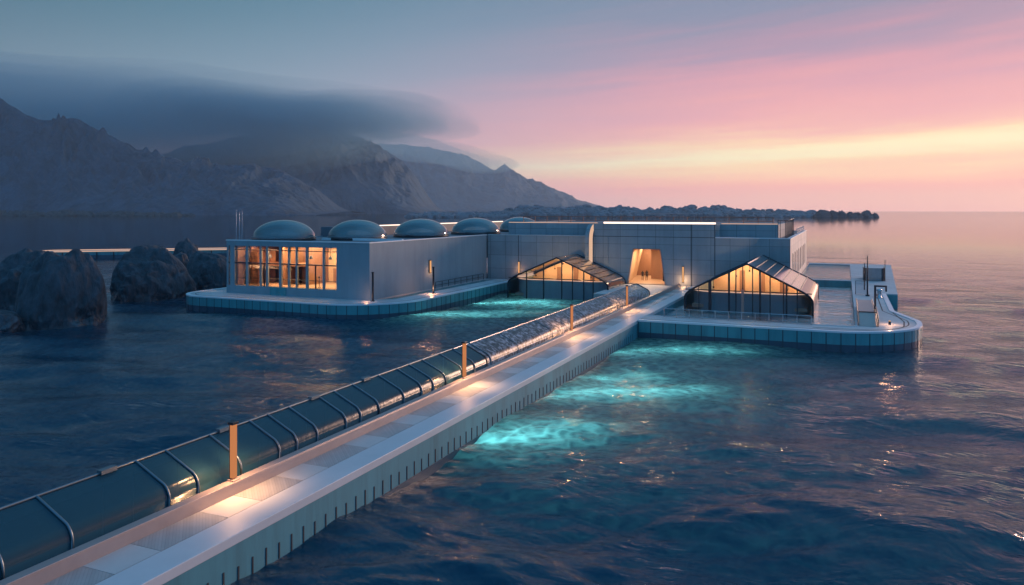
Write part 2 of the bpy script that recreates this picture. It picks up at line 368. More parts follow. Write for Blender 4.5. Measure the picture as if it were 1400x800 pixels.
me.update(calc_edges=True); me.polygons.foreach_set('use_smooth', [True]*len(me.polygons))
def water(name, deep, trans, bumps, gloss_r=.05, tw=.5, cells=1.5, body=(.5, .5)):
    m = bpy.data.materials.new(name); m.use_nodes = True; t = m.node_tree; t.nodes.clear(); L = t.links.new
    tcn = t.nodes.new('ShaderNodeTexCoord'); gpos = tcn.outputs['Object']
    wp = t.nodes.new('ShaderNodeTexNoise'); wp.inputs['Scale'].default_value = .09; wp.inputs['Detail'].default_value = 2; L(gpos, wp.inputs['Vector'])
    va = t.nodes.new('ShaderNodeVectorMath'); va.operation = 'MULTIPLY_ADD'; L(wp.outputs['Color'], va.inputs[0]); va.inputs[1].default_value = (9, 9, 0); L(gpos, va.inputs[2])
    h = None
    for sc, amp, rot, st in bumps:
        mp = t.nodes.new('ShaderNodeMapping'); mp.inputs['Rotation'].default_value = (0, 0, rot); mp.inputs['Scale'].default_value = (sc*st, sc, sc); L(va.outputs[0], mp.inputs[0])
        no = t.nodes.new('ShaderNodeTexNoise'); no.inputs['Scale'].default_value = 1; no.inputs['Detail'].default_value = 3; no.inputs['Roughness'].default_value = .55; L(mp.outputs[0], no.inputs['Vector'])
        v = mth('MULTIPLY', no.outputs[0], amp, tree=t); h = v if h is None else mth('ADD', h, v, tree=t)
    bp = t.nodes.new('ShaderNodeBump'); bp.inputs['Distance'].default_value = 1; bp.inputs['Strength'].default_value = 1; L(h, bp.inputs['Height'])
    # open water far offshore lies calmer
    ln_ = t.nodes.new('ShaderNodeVectorMath'); ln_.operation = 'LENGTH'; L(gpos, ln_.inputs[0])
    ca = t.nodes.new('ShaderNodeMapRange'); L(ln_.outputs['Value'], ca.inputs[0]); ca.inputs[1].default_value = 70; ca.inputs[2].default_value = 360; ca.inputs[3].default_value = 1; ca.inputs[4].default_value = .035; L(ca.outputs[0], bp.inputs['Strength'])
    fr = t.nodes.new('ShaderNodeFresnel'); fr.inputs[0].default_value = 1.34; L(bp.outputs[0], fr.inputs['Normal'])
    gs = t.nodes.new('ShaderNodeBsdfGlossy'); gs.inputs['Roughness'].default_value = gloss_r; L(bp.outputs[0], gs.inputs['Normal'])
    df = t.nodes.new('ShaderNodeBsdfDiffuse'); df.inputs[0].default_value = (*deep, 1)
    tl = t.nodes.new('ShaderNodeBsdfTranslucent')
    # caustic webs of light painted into the translucent colour
    vo = t.nodes.new('ShaderNodeTexVoronoi'); vo.feature = 'SMOOTH_F1'; vo.inputs['Scale'].default_value = cells; vo.inputs['Smoothness'].default_value = .6
    w2 = t.nodes.new('ShaderNodeTexNoise'); w2.inputs['Scale'].default_value = .6; w2.inputs['Detail'].default_value = 4; L(gpos, w2.inputs['Vector'])
    va2 = t.nodes.new('ShaderNodeVectorMath'); va2.operation = 'MULTIPLY_ADD'; L(w2.outputs['Color'], va2.inputs[0]); va2.inputs[1].default_value = (2.4, 2.4, 0); L(gpos, va2.inputs[2])
    L(va2.outputs[0], vo.inputs['Vector'])
    mr = t.nodes.new('ShaderNodeMapRange'); L(vo.outputs['Distance'], mr.inputs[0]); mr.inputs[1].default_value = .15; mr.inputs[2].default_value = .85; mr.inputs[3].default_value = .68; mr.inputs[4].default_value = 1.30
    pw = mth('POWER', mr.outputs[0], 2.0, tree=t)
    cm = t.nodes.new('ShaderNodeMix'); cm.data_type = 'RGBA'; cm.blend_type = 'MULTIPLY'; cm.inputs[0].default_value = 1; cm.inputs[6].default_value = (*trans, 1); L(pw, cm.inputs[7])
    L(cm.outputs[2], tl.inputs[0])
    m1 = t.nodes.new('ShaderNodeMixShader'); m1.inputs[0].default_value = tw; L(df.outputs[0], m1.inputs[1]); L(tl.outputs[0], m1.inputs[2])
    m2 = t.nodes.new('ShaderNodeMixShader'); L(fr.outputs[0], m2.inputs[0]); L(m1.outputs[0], m2.inputs[1]); L(gs.outputs[0], m2.inputs[2])
    o = t.nodes.new('ShaderNodeOutputMaterial'); L(m2.outputs[0], o.inputs[0]); return m
M['sea'] = water('sea_water', (.003, .072, .135), (.62, .86, .86), [(.35, .12, .42, .35), (1.1, .10, .3, .4), (3.0, .080, .1, .45), (8, .03, -.3, .6)], tw=.45)
M['pool'] = water('pool_water', (.08, .42, .46), (.4, .7, .7), [(.9, .40, .5, .6), (2.8, .20, -.3, .7), (7, .03, .4, .7)], cells=.9)
me.materials.append(M['sea']); sea = bpy.data.objects.new('sea', me); C.objects.link(sea); tag(sea, kind='structure')
sb = MB().lathe((0, 0, -9), [(.01, 0), (7300, 0)], 48).build('seabed', mat('seabed_silt', (.02, .05, .06), 1)); tag(sb, kind='structure')
def lamp(name, kind, loc, e, col, size=.3, rot=None, sy=None, spot=None, blend=.6):
    l = bpy.data.lights.new(name, kind); l.energy = e; l.color = col
    if kind == 'AREA':
        l.size = size
        if sy: l.shape = 'RECTANGLE'; l.size_y = sy
    else: l.shadow_soft_size = size
    if spot: l.spot_size = spot; l.spot_blend = blend
    o = bpy.data.objects.new(name, l); C.objects.link(o); o.location = loc
    if rot: o.rotation_euler = rot
    return o
TEAL = (.22, .74, .76)
for (x, y, z, e, r_) in [(-19.9, 42.6, -.9, 45, .4), (-18.6, 43.8, -1.2, 110, .6), (-16.8, 44.9, -1.5, 130, .8), (-14.8, 46.4, -1.7, 60, .9),
                        (-19.9, 54.2, -.9, 45, .4), (-18.4, 56.2, -1.2, 110, .6), (-16.2, 58.2, -1.6, 190, .9), (-13.6, 59.6, -1.8, 190, 1.), (-10.6, 61.4, -2, 130, 1.2), (-18.6, 62.4, -1.2, 130, .7), (-16.2, 65, -1.7, 130, .9),
                        (-19.8, 73.2, -.9, 60, .4), (-18, 75.4, -1.2, 130, .7), (-15.4, 76.6, -1.5, 170, .8), (-12.6, 77.8, -1.7, 120, 1.), (-9.4, 78.2, -1.9, 60, 1.),
                        (-50.6, 88.5, -1, 130, .5), (-48, 90.5, -1.5, 210, .8), (-45.2, 92, -1.8, 210, 1), (-42, 96, -2, 150, 1.2), (-39, 99, -2, 90, 1.2),
                        (-50.4, 105.2, -1, 170, .5), (-48.2, 107, -1.4, 300, .8), (-45.4, 108.4, -1.7, 330, 1), (-42.2, 108.8, -1.8, 270, 1), (-39, 107, -2, 120, 1.2)]:
    lamp('underwater_lamp', 'POINT', (x, y, z), e*1.7, TEAL, r_)
# ------------------------------------------------------------------ footbridge
fb = thing('footbridge', (-22.3, 60, 0), 'long straight concrete footbridge crossing the water to the hall doorway', 'footbridge')
XO, XB, XP, XK = -20.67, -22.1, -23.6, -23.97
Y0, Y1 = 4.0, 122.4
bx('quay_wall', M['side'], fb, XK-.2, XO-.02, Y0, Y1, -3, 1.93)
MB().box(XB+.03, XO, Y0, Y1, 1.62, 2.0).build('edge_band', M['band'], fb, bevel=.03)
pav = MB()
yy = Y0; k = 0
slabs = []
while yy < Y1-.3:
    ln = [1.9, 2.6, 1.9, 3.2][k % 4]; e = min(yy+ln, Y1)
    slabs.append((k % 2, yy+.012, e-.012)); yy = e; k += 1
M['paveA'] = mat('grated_paving', (.36, .35, .345), .5, var=.12, vscale=1, joints=(.16, .03, 9, 0, .01, .16))
M['paveB'] = mat('smooth_paving', (.50, .49, .48), .5, var=.10, vscale=.8, bump=.002)
for q_, a_, b_ in slabs: MB().box(XP, XB, a_, b_, 1.94, 1.985).build('paving_slab', M['paveA' if q_ else 'paveB'], fb)
MB().box(XK, XP, Y0, 121, 1.9, 2.46).build('kerb', M['kerb'], fb, bevel=.02)
MB().box(XK-.03, XP+.03, Y0, 121, 2.463, 2.53).build('kerb_cap', M['steel'] if 0 else M['kerb'], fb, bevel=.015)
for i in range(86):
    y = 16.2+i*.75; MB().box(XO-.05, XO+.006, y, y+.07, .12, .80+.05*math.sin(i*2.1)).build('drain_slot', M['gap'], fb)
bx('waterline_band', M['lowdk'], fb, XO-.1, XO+.004, Y0, 82.2, -1, .10)

# ------------------------------------------------------------------ glass tunnel beside the footbridge
def tun_prof(s=1.0, z0=-.6):
    xc = -26.35; hw = 1.85*s; top = 3.78
    pr = [(-hw, z0), (-hw, 2.5)]
    for a in np.linspace(180, 128, 6): pr.append((-hw+.75+.75*math.cos(R(a)), 2.5+.75*math.sin(R(a))))
    pr.append((-.12, top))
    L = pr+[(0, top+.02)]+[(-x, z) for x, z in pr[::-1]]
    return [(xc+x, z) for x, z in L]
tn = thing('glass_tunnel', (-26.35, 60, 0), 'long teal glass tunnel with steel hoops beside the footbridge', 'tunnel')
pr = tun_prof()
def shell(y0, y1, prof, ny=2):
    m = MB(); n = len(prof); ys = np.linspace(y0, y1, ny)
    m.add([(x, y, z) for y in ys for x, z in prof], [(j*n+i, j*n+i+1, (j+1)*n+i+1, (j+1)*n+i) for j in range(ny-1) for i in range(n-1)], True); return m
shell(3, 51.9, pr).build('glass_shell', M['tube'], tn)
shell(52.1, 104, pr).build('frosted_shell', M['tube_far'], tn, label='frosted far length of the tunnel glass')
bx('tunnel_floor', mat('tunnel_floor', (.05, .09, .12), .6), tn, -28.1, -24.6, 3, 104, -1, .25)
MB().tube([(-26.35, 3, 3.84), (-26.35, 50, 3.84)], .055, 8).build('ridge_pipe', M['hoop'], tn)
MB().tube([(-26.35, 50.2, 3.82), (-26.35, 104, 3.82)], .035, 6).build('ridge_pipe', M['steel'], tn)
MB().tube([(-24.42, 3, 1.55), (-24.42, 52, 1.55)], .03, 6).build('side_rail', M['steel'], tn)
ribs = MB()
for i in range(390):
    y = 6+i*.115
    ribs.box(-24.497, -24.47, y, y+.02, .3, 2.3)
ribs.build('glass_ribs', mat('ribbed_glass', (.07, .20, .25), .3), tn)
for y in [15.99, 18.38, 22.55, 24.04, 26.48, 29.02, 30.29, 31.87, 34.3, 35.66, 37.47, 40.18, 42.29, 43.79, 45.48, 47.95, 49.91, 52.66, 58, 66, 76, 88]:
    rr = .048 if y < 53 else .025
    MB().tube([(-26.35+(x+26.35)*1.02, y, z+.03) for x, z in pr], rr, 7).build('hoop', M['hoop'], tn)
MB().tube([(x, 104, z) for x, z in pr], .09, 8).build('end_ring', M['dark'], tn)
for y in (13.6, 21.3, 27.4, 34.0, 38.9):
    MB().box(-26.48, -26.2, y-.40, y+.3, 3.80, 3.965).build('vent_cap', M['hoop'], tn)

# ------------------------------------------------------------------ lamp posts on the kerb
def lamppost(loc, label):
    t = thing('lamp_post', loc, label, 'lamp post', 'lamp posts along the footbridge kerb'); x, y, z = loc
    MB().box(x-.15, x-.06, y-.11, y+.13, z, z+2.5).build('post', M['dark'], t)
    MB().box(x-.10, x+.08, y-.12, y+.10, z+.12, z+2.38).build('light_panel', M['e_post'], t)
    MB().box(x-.17, x+.13, y-.20, y+.16, z+2.382, z+2.50).build('cap', M['dark'], t, bevel=.02)
    MB().box(x-.2, x+.16, y-.2, y+.2, z-.0, z+.06).build('base_plate', M['kerb'], t)
    return t
posts = [(-23.78, 25.3, 'nearest lamp post, tall and glowing amber, beside the brightest paving'),
         (-23.78, 46.9, 'second lamp post from the near end, where clear tunnel glass turns frosted'),
         (-23.78, 69.4, 'third lamp post from the near end, beside the frosted tunnel'),
         (-23.78, 89.6, 'farthest lamp post on the kerb, closest to the hall doorway')]
first = lamppost((posts[0][0], posts[0][1], 2.53), posts[0][2])
for p in posts[1:]: dup(first, (p[0], p[1], 2.53), p[2])
for p in posts:
    lamp('lamp_post_light', 'SPOT', (p[0]+.30, p[1], 4.8), 1000, (1, .50, .22), .12, (R(0), R(12), 0), spot=R(128), blend=1)
    lamp('lamp_post_glow', 'POINT', (p[0]+.35, p[1]-.35, 3.6), 170, (1, .48, .22), .2)

# ------------------------------------------------------------------ left pontoon
ZD = 2.0
def edge_finish(parent, path, dark_line=True, z=ZD):
    """path travels with the water on its right"""
    MB().sweep(path, [(-.45, z+.004), (-.45, z+.06), (.09, z+.06), (.09, z-.12), (-.02, z-.12), (-.02, z-.02)]).build('rim', M['rim'], parent)
    MB().sweep(path, [(0, .72), (.05, .72), (.05, z-.13), (0, z-.13)]).build('tile_panels', M['tile'], parent)
    MB().sweep(path, [(-.02, -1.2), (.03, -1.2), (.03, .715), (-.02, .715)]).build('lower_band', M['lowdk'], parent)
    for p, d in perp_pts(path, 1.35):
        n = Vector((d.y, -d.x)); a = p-d*.045+n*.02; b = p+d*.045+n*.02; c = b+n*.045; e = a+n*.045
        MB().prism([(a.x, a.y), (b.x, b.y), (c.x, c.y), (e.x, e.y)], -.2, z-.125, 'z').build('panel_joint', M['joint'], parent)
    if dark_line: MB().sweep(path, [(-1.25, z+.002), (-1.25, z+.008), (-1.12, z+.008), (-1.12, z+.002)]).build('drain_line', M['gap'], parent)
lp = thing('left_pontoon'.replace('left_', 'island_'), (-70, 90, 0), 'pale rounded pontoon with teal tiled sides under the domed pavilion', 'pontoon')
pathL = rounded([(-87.5, 118, 0), (-87.5, 80.9, 5), (-51.7, 80.3, 9.5), (-51.7, 122.4, 0)], closed=False)
slab('deck', [pathL, [(-57.75, 87.5), (-55.6, 88.5), (-55.4, 121), (-57.75, 121)]], -2, ZD, M['deck'], lp)
edge_finish(lp, pathL)
pw = MB().box(-57.7, -55.45, 87.6, 121, 1.0, 1.80).build('pool_water', M['pool']); tag(pw, kind='structure')
def railing(name, pts, h, step, label, m, r=.03, rails=(1.0,), group=None, cat='railing'):
    t = thing(name, (*pts[0][:2], pts[0][2]), label, cat, group)
    for f in rails: MB().tube([(p[0], p[1], p[2]+h*f) for p in pts], r, 6).build('rail', m, t)
    P3 = [Vector(p) for p in pts]; q = []
    for a, b in zip(P3[:-1], P3[1:]):
        n = max(1, round((b-a).length/step))
        q += [a+(b-a)*(k/n) for k in range(n)]
    q.append(P3[-1])
    for p in q: MB().tube([p, p+Vector((0, 0, h))], r, 6).build('post', m, t)
    return t
railing('pool_railing', [(-57.2, 103, 2.0), (-57.2, 120, 2.0)], 1.0, 2.1, 'low dark railing at the foot of the long blue side wall', M['dark'], .045, (1, .5))
for i, (x, y, lab) in enumerate([(-56.9, 85.6, 'thin dark bollard in front of the pavilion corner'), (-54.2, 97.0, 'thin dark bollard midway along the promenade by the amber wall lamp')]):
    t = thing('bollard', (x, y, 2), lab, 'bollard', 'slim dark bollards on the pontoon')
    MB().tube([(x, y, 2), (x, y, 5.7)], .14, 10).build('post', M['dark'], t)
    MB().tube([(x, y, 5.7), (x, y, 5.85)], .17, 10).build('cap', M['dark'], t)
    MB().tube([(x, y, 2.0), (x, y, 2.08)], .30, 10).build('base', M['dark'], t)
lamp('bollard_glow', 'POINT', (-54.2, 96.4, 2.7), 150, (1, .45, .22), .2)
lamp('bollard_glow', 'POINT', (-57.2, 84.6, 2.6), 45, (1, .45, .22), .2)

# ------------------------------------------------------------------ domed pavilion
pv = thing('pavilion', (-70, 104, 2), 'blue-grey flat-roofed pavilion with domed skylights and a glowing glass front', 'building')
YF = 86.1; XL, XR = -82.3, -57.75; ZR = 9.55; WX = -63.04
wl = MB()
wl.box(WX, XR, YF, YF+.4, 2, ZR)                    # blank front wall right of the glazing
wl.box(XL, WX, YF, YF+.4, 8.85, ZR); wl.box(XL, WX, YF, YF+.4, 2, 3.15)
wl.box(XR-.4, XR, YF+.4, 122.4, 2, ZR)              # long side wall
wl.box(XL, XL+.4, YF+9, 175, 2, ZR); wl.box(XL, XL+.4, YF+.4, YF+9, 8.85, ZR); wl.box(XL, XL+.4, YF+.4, YF+9, 2, 3.15)
wl.box(XL, -57.75, 174.6, 175, 2, ZR)
wl.build('wall', M['plain'], pv)
MB().box(XL-.08, XR+.06, YF-.06, YF+.42, ZR+.004, ZR+.14).box(XR-.42, XR+.06, YF+.42, 122.4, ZR+.004, ZR+.14).build('roof_coping', M['rim'], pv)
bx('roof', M['roofdk'], pv, XL+.42, XR-.42, YF+.43, 174.5, 9.15, 9.45)
bx('raised_roof_block', M['roofdk'], pv, XL, XL+5.5, 108, 172, 9.46, 11.1)
bx('roof_light_strip', M['e_strip'], pv, XL+5.3, XL+5.6, 108, 172, 11.105, 11.26)
bx('roof_ledge', M['rim'], pv, XL+10, XR-.5, YF+9, YF+9.4, 9.46, 9.8)
# interior
bx('floor', M['floorin'], pv, XL+.4, -60, YF+.4, YF+9, 3.0, 3.2)
bx('ceiling', M['warmwall'], pv, XL+.4, -60, YF+.4, YF+9, 8.8, 9.0)
bx('end_wall', M['warmwall'], pv, XL+.5, XL+.7, YF+1.6, YF+8.6, 3.2, 8.8)
bx('back_wall', M['warmwall'], pv, XL+.4, -60, YF+8.6, YF+9, 3.2, 8.8)
pm = MB()
for x, d, z1 in [(-79.6, 7, 8.8), (-74.2, 6.5, 8.8), (-71.0, 5, 8.8), (-66.6, 3.2, 8.8)]: pm.box(x, x+.25, YF+9-d, YF+8.6, 3.2, z1)
pm.box(-60.3, -60, YF+.4, YF+8.6, 3.2, 8.8)
pm.build('partition', M['brownwall'], pv)
mz = MB().box(XL+.4, -71, YF+3.0, YF+8.6, 5.9, 6.2); mz.build('mezzanine', M['brownwall'], pv)
dr_ = MB()
for x, z, ww, h in [(-79.0, 3.2, 1.2, 2.1), (-77.2, 3.2, 2.6, 2.4), (-78.9, 6.25, 1.1, 1.7), (-77.0, 6.25, 2.6, 2.2), (-72.9, 3.2, 1.6, 2.4)]: dr_.box(x, x+ww, YF+5.2, YF+5.3, z, z+h)
for x, z, ww, h in [(-67.4, 6.5, 1.0, .8), (-64.0, 6.3, 1.4, 1.2), (-69.8, 3.2, .9, 2.1)]: dr_.box(x, x+ww, YF+8.45, YF+8.58, z, z+h)
dr_.build('cabinet', M['brownwall'], pv)
hg = MB()
for x in (-80.5, -76, -68.8, -65.5): hg.tube([(x, YF+2, 8.8), (x, YF+2, 7.6)], .025, 5); hg.lathe((x, YF+2, 7.1), [(.02, .5), (.14, .42), (.3, 0)], 12)
hg.build('pendant_lamps', M['dark'], pv)
MB().tube([(XL+.5, YF+.7, 4.2), (-63.3, YF+.7, 4.2)], .05, 6).build('inner_rail', M['dark'], pv)
for x, wd in [(-81.25, .85), (-78.55, .36), (-76.1, .26), (-74.95, .3), (-72.6, .36), (-71.1, .25), (-69.78, .22), (-68.0, .34), (-65.2, .28)]:
    MB().box(x-wd/2, x+wd/2, YF+.02, YF+.32, 3.16, 8.84).build('mullion', M['plain'], pv)
for x in (-75.5, -66.6): MB().box(x-.06, x+.06, YF+.06, YF+.24, 3.16, 6.33).build('slim_mullion', M['dark'], pv)
MB().box(XL+.05, WX, YF+.04, YF+.28, 6.33, 6.5).build('transom', M['dark'], pv)
MB().box(XL+.05, WX, YF+.05, YF+.26, 8.25, 8.36).build('transom', M['dark'], pv)
MB().box(XL+.02, XL+.34, YF+.02, YF+.34, 3.16, 8.84).build('corner_post', M['plain'], pv)
MB().box(XL+.1, WX, YF+.14, YF+.16, 3.16, 8.84).build('window_pane', M['glass'], pv)
MB().box(XL+.14, XL+.16, YF+.4, YF+9, 3.16, 8.84).build('window_pane', M['glass'], pv)
MB().box(-74.3, -71.5, YF-.12, YF-.02, 2.0, 3.15).build('plinth_panel', M['tile'], pv)
lamp('pavilion_light', 'AREA', (-68.5, YF+4.5, 8.6), 3200, (1, .62, .30), 10, (0, 0, 0), 6)
lamp('pavilion_light', 'AREA', (-77, YF+1.6, 8.6), 2200, (1, .50, .24), 8, (0, 0, 0), 2)
lamp('pavilion_light', 'AREA', (-76.5, YF+2.2, 5.7), 260, (1, .50, .24), 8, (R(-30), 0, 0), 1)
# domes
for x, y, rr, lab in [(-77.3, 92.6, 4.6, 'nearest domed skylight, at the glazed corner'), (-68.7, 99.2, 4.5, 'second domed skylight'), (-65.6, 113.2, 4.6, 'third domed skylight'), (-63.6, 130, 4.6, 'fourth domed skylight'), (-63.0, 150, 4.4, 'farthest domed skylight')]:
    d = MB().lathe((x, y, 9.75), [(rr*math.cos(a), 2.75*math.sin(a)) for a in np.linspace(0, PI/2*.999, 18)], 48).build('dome_skylight', M['dome'], pv, label=lab)
    MB().lathe((x, y, 9.46), [(rr-.5, 0), (rr+.05, 0), (rr+.05, .3), (rr-.15, .42), (rr-.4, .42), (rr-.5, 0)], 48).build('dome_ring', M['dark'], d)
    MB().lathe((x, y, 9.90), [(rr-.02, 0), (rr+.08, .02), (rr+.08, .10), (rr-.02, .14)], 48).build('dome_rim', M['hoop'], d)
for i, (x, h, lab) in enumerate([(-81.6, 4.6, 'leftmost of three thin antenna masts on the pavilion roof'), (-81.0, 4.2, 'middle of three thin antenna masts on the pavilion roof'), (-80.5, 4.6, 'rightmost of three thin antenna masts on the pavilion roof')]):
    t = thing('antenna_mast', (x, YF+1.2, 9.45), lab, 'antenna', 'thin antenna masts on the pavilion roof')
    MB().tube([(x, YF+1.2, 9.45), (x, YF+1.2, 9.45+h)], [.05, .025], 6).build('pole', M['steel'], t)
    MB().tube([(x, YF+1.2, 9.45), (x, YF+1.2, 9.6)], .14, 8).build('base', M['dark'], t)
def sconce(x, y, z0, z1, lab, axis):
    t = thing('wall_lamp', (x, y, z0), lab, 'wall lamp', 'slim amber wall lamps')
    if axis == 'x':
        bx('housing', M['dark'], t, x, x+.12, y-.32, y+.32, z0-.1, z1+.1); bx('light_panel', M['e_sconce'], t, x+.123, x+.17, y-.2, y+.2, z0, z1)
    else:
        bx('housing', M['dark'], t, x-.16, x+.16, y-.12, y, z0-.1, z1+.1); bx('light_panel', M['e_sconce'], t, x-.12, x+.12, y-.17, y-.123, z0, z1)
sconce(-57.74, 102.2, 4.5, 6.3, 'amber wall lamp halfway along the long side wall of the pavilion', 'x')
lamp('wall_lamp_glow', 'POINT', (-57.0, 102.2, 4.6), 50, (1, .45, .2), .2)

# ------------------------------------------------------------------ main hall
YH = 122.5
hl = thing('main_hall', (-28, 140, 2), 'long grey panelled hall with a glowing tapered doorway', 'building')
front = MB()
DL0, DR0, DL1, DR1 = -32.4, -26.35, -31.5, -27.15; DT = 7.65
def wall_poly(m, poly, y0=YH, y1=YH+.5): m.prism(poly, y0, y1, 'y')
wall_poly(front, [(-38.2, -1), (DL0, -1), (DL0, 2), (DL1, DT), (-38.2, DT)])
wall_poly(front, [(DR0, -1), (-18.5, -1), (-18.5, DT), (DR1, DT), (DR0, 2)])
front.box(-38.2, -18.5, YH, YH+.5, DT, 11.75)
front.box(-57.75, -39.6, YH+.3, YH+.7, -1, 9.6)
front.box(-18.5, -7.5, YH, YH+.5, -1, 9.6)
front.box(-39.6, -38.2, YH+.9, YH+1.3, -1, 9.6)
front.build('wall', M['conc'], hl)
MB().box(-38.2, -37.9, YH-.25, YH+.02, 2, 9.6).box(-35.9, -35.7, YH-.12, YH-.003, 2, 9.55).build('pilaster', M['conc'], hl)
for x in (-22.2, -18.56): MB().box(x-.06, x+.06, YH-.012, YH-.002, 2, 11.7 if x < -20 else 11.75).build('expansion_joint', M['gap'], hl)
MB().box(-38.1, -18.5, YH-.012, YH-.002, 9.62, 9.70).build('expansion_joint', M['gap'], hl)
MB().box(-51.9, -51.8, YH+.288, YH+.298, 2, 9.6).build('expansion_joint', M['gap'], hl)
bx('side_wall', M['side_sunset'], hl, -8.0, -7.5, YH+.503, 175, -1, 9.6)
bx('back_wall', M['conc'], hl, -57.75, -8.0, 174.5, 175, -1, 9.6)
bx('roof_slab', M['roofdk'], hl, -57.6, -8.02, YH+.72, 174.4, 9.1, 9.45)
up = MB()
up.box(-54.5, -38.25, YH+2.2, YH+2.7, 9.5, 11.75); up.box(-54.5, -54, YH+2.7, 160, 9.5, 11.75)
up.build('upper_wall', M['conc'], hl); up = MB()
up.box(-18.52, -18.0, YH+.503, YH+2.2, 9.5, 11.75); up.box(-18.0, -9.4, YH+2.2, YH+2.7, 9.5, 11.75); up.box(-9.9, -9.4, YH+2.7, 160, 9.5, 11.75)
up.build('upper_wall', M['conc'], hl)
bx('upper_roof', M['roofdk'], hl, -53.9, -10, YH+2.8, 160, 11.3, 11.6)
bx('roof_light_strip', M['e_strip'], hl, -36.5, -18.5, YH+.05, YH+.5, 11.755, 12.02)
bx('roof_light_strip', M['e_strip_dim'], hl, -54.5, -38.3, YH+2.25, YH+2.6, 11.755, 11.85)
bx('roof_light_strip', M['e_strip_dim'], hl, -17.9, -9.4, YH+2.25, YH+2.6, 11.755, 11.86)
bx('coping', M['rim'], hl, -18.5, -7.42, YH-.06, YH+.55, 9.604, 9.74)
bx('coping', M['rim'], hl, -8.05, -7.42, YH+.553, 175, 9.604, 9.70)
bx('coping', M['band'], hl, -57.7, -38.3, YH+.24, YH+.74, 9.604, 9.70)
sw = MB(); 
for i in range(8):
    y = 128+i*5.6
    wv = MB().box(-7.52, -7.46, y, y+1.5, 3.2, 7.2).build('window', M['dark'], hl)
    MB().box(-7.455, -7.44, y+.12, y+1.38, 3.35, 7.05).build('pane', M['glass_dk'], wv)
# curved light duct
ax = [( -38.9, -37.3)]
dp = MB(); pts = []
for a in np.linspace(0, 90, 10): pts.append((YH+2.1-3.0*math.sin(R(a)) if 0 else YH+2.2-2.9*math.sin(R(a)), 9.0+2.6*math.cos(R(a))))
poly = [(YH+2.2, 11.6)]+pts[1:]+[(YH-.7, 2.0), (YH+.25, 2.0), (YH+.25, 9.0), (YH+2.2, 9.6)]
MB().prism(poly, -39.5, -38.3, 'x').build('service_duct', M['conc'], hl)
st = MB(); o_ = [(y-.06, z+.03) for y, z in pts]
vs = []
for y, z in [(YH+2.2, 11.66)]+o_[1:]+[(YH-.76, 6.0), (YH-.76, 2.4)]: vs += [(-38.75, y, z), (-38.15, y, z)]
st.add(vs, [(2*i, 2*i+1, 2*i+3, 2*i+2) for i in range(len(vs)//2-1)])
e_d = emis('duct_light', (1, .62, .42), .75)
st.build('duct_light_strip', e_d, hl)
MB().prism([(y, z) for y, z in poly], -38.295, -38.16, 'x').build('duct_edge', M['steel'], hl)
# entrance passage
ps = MB()
ps.add([(DL0, YH+.5, 2.05), (DL1, YH+.5, DT), (-33.6, YH+16, DT), (-35.0, YH+16, 2.05)], [(0, 1, 2, 3)])
ps.build('passage_wall', M['warmwall'], hl)
ps = MB().add([(DR0, YH+.5, 2.05), (DR1, YH+.5, DT), (-27.2, YH+16, DT), (-27.0, YH+16, 2.05)], [(0, 1, 2, 3)]); ps.build('passage_wall', M['warmwall'], hl)
MB().add([(-35.2, YH+16, 2), (-26, YH+16, 2), (-26, YH+16, DT+.1), (-35.2, YH+16, DT+.1)], [(0, 1, 2, 3)]).build('passage_end_wall', M['brownwall'], hl)
bx('passage_ceiling', M['warmwall'], hl, -36, -26, YH+.51, YH+16, DT+.02, DT+.2)
bx('passage_floor', M['floorin'], hl, -36, -26, YH+.0, YH+16.5, 1.9, 2.06)
bx('passage_screen', M['brownwall'], hl, -30.9, -27.1, YH+10, YH+10.3, 2.06, DT)
bx('passage_column', M['dark'], hl, -28.0, -27.75, YH+6, YH+6.2, 2.06, DT)
MB().prism([(DL0-.12, 2), (DL0, 2), (DL1, DT), (DR1, DT), (DR0, 2), (DR0+.12, 2), (DR1+.1, DT+.12), (DL1-.1, DT+.12)], YH-.05, YH+.1, 'y').build('door_frame', M['copper'], hl)
lamp('passage_light', 'AREA', (-29.6, YH+4, 7.4), 900, (1, .66, .38), 3, (0, 0, 0), 6)
lamp('passage_light', 'AREA', (-31.5, YH+13, 7.4), 800, (1, .66, .38), 4, (0, 0, 0), 4)
# forecourt
fc = thing('forecourt', (-27, 115, 0), 'pale landing at the foot of the hall doorway where the tunnel ends', 'landing')
fcp = [(-33.2, 106.4), (-28.4, 106.4), (-28.4, 104.6), (-24.05, 104.6), (-24.05, 122.4), (-33.2, 122.4)]
slab('deck', [fcp], -2, 1.96, M['deck'], fc)
sconce(-51.7, YH+.29, 3.1, 5.0, 'amber wall lamp left of the left glasshouse on the hall front', 'y')
sconce(-23.45, YH-.01, 2.6, 5.0, 'amber wall lamp right of the tapered doorway', 'y')
lamp('wall_lamp_glow', 'POINT', (-23.3, YH-.9, 2.9), 130, (1, .55, .28), .2)
lamp('wall_lamp_glow', 'POINT', (-51.7, YH-.6, 3.6), 40, (1, .45, .2), .2)
# roof railings
RL = M['kerb']
railing('roof_railing', [(-52, YH+3.0, 11.6), (-10.2, YH+3.0, 11.6)], 1.25, 2.2, 'long thin bronze railing along the upper roof of the hall', mat('bronze_rail', (.30, .15, .11), .4, metal=.5), .06, (1, .5))
railing('roof_railing', [(-9.3, YH+.9, 9.5), (-9.0, YH+1.0, 9.5), (-8.3, YH+1.2, 9.5), (-8.3, YH+22, 9.5)], 2.9, 1.9, 'tall dark screen railing at the right corner of the hall roof', M['dark'], .05, (1, ))
railing('roof_railing', [(-7.9, YH+24, 9.6), (-7.9, YH+50, 9.6)], 1.1, 1.8, 'low far railing along the right edge of the hall roof', M['steel'], .045, (1, .6, .3))
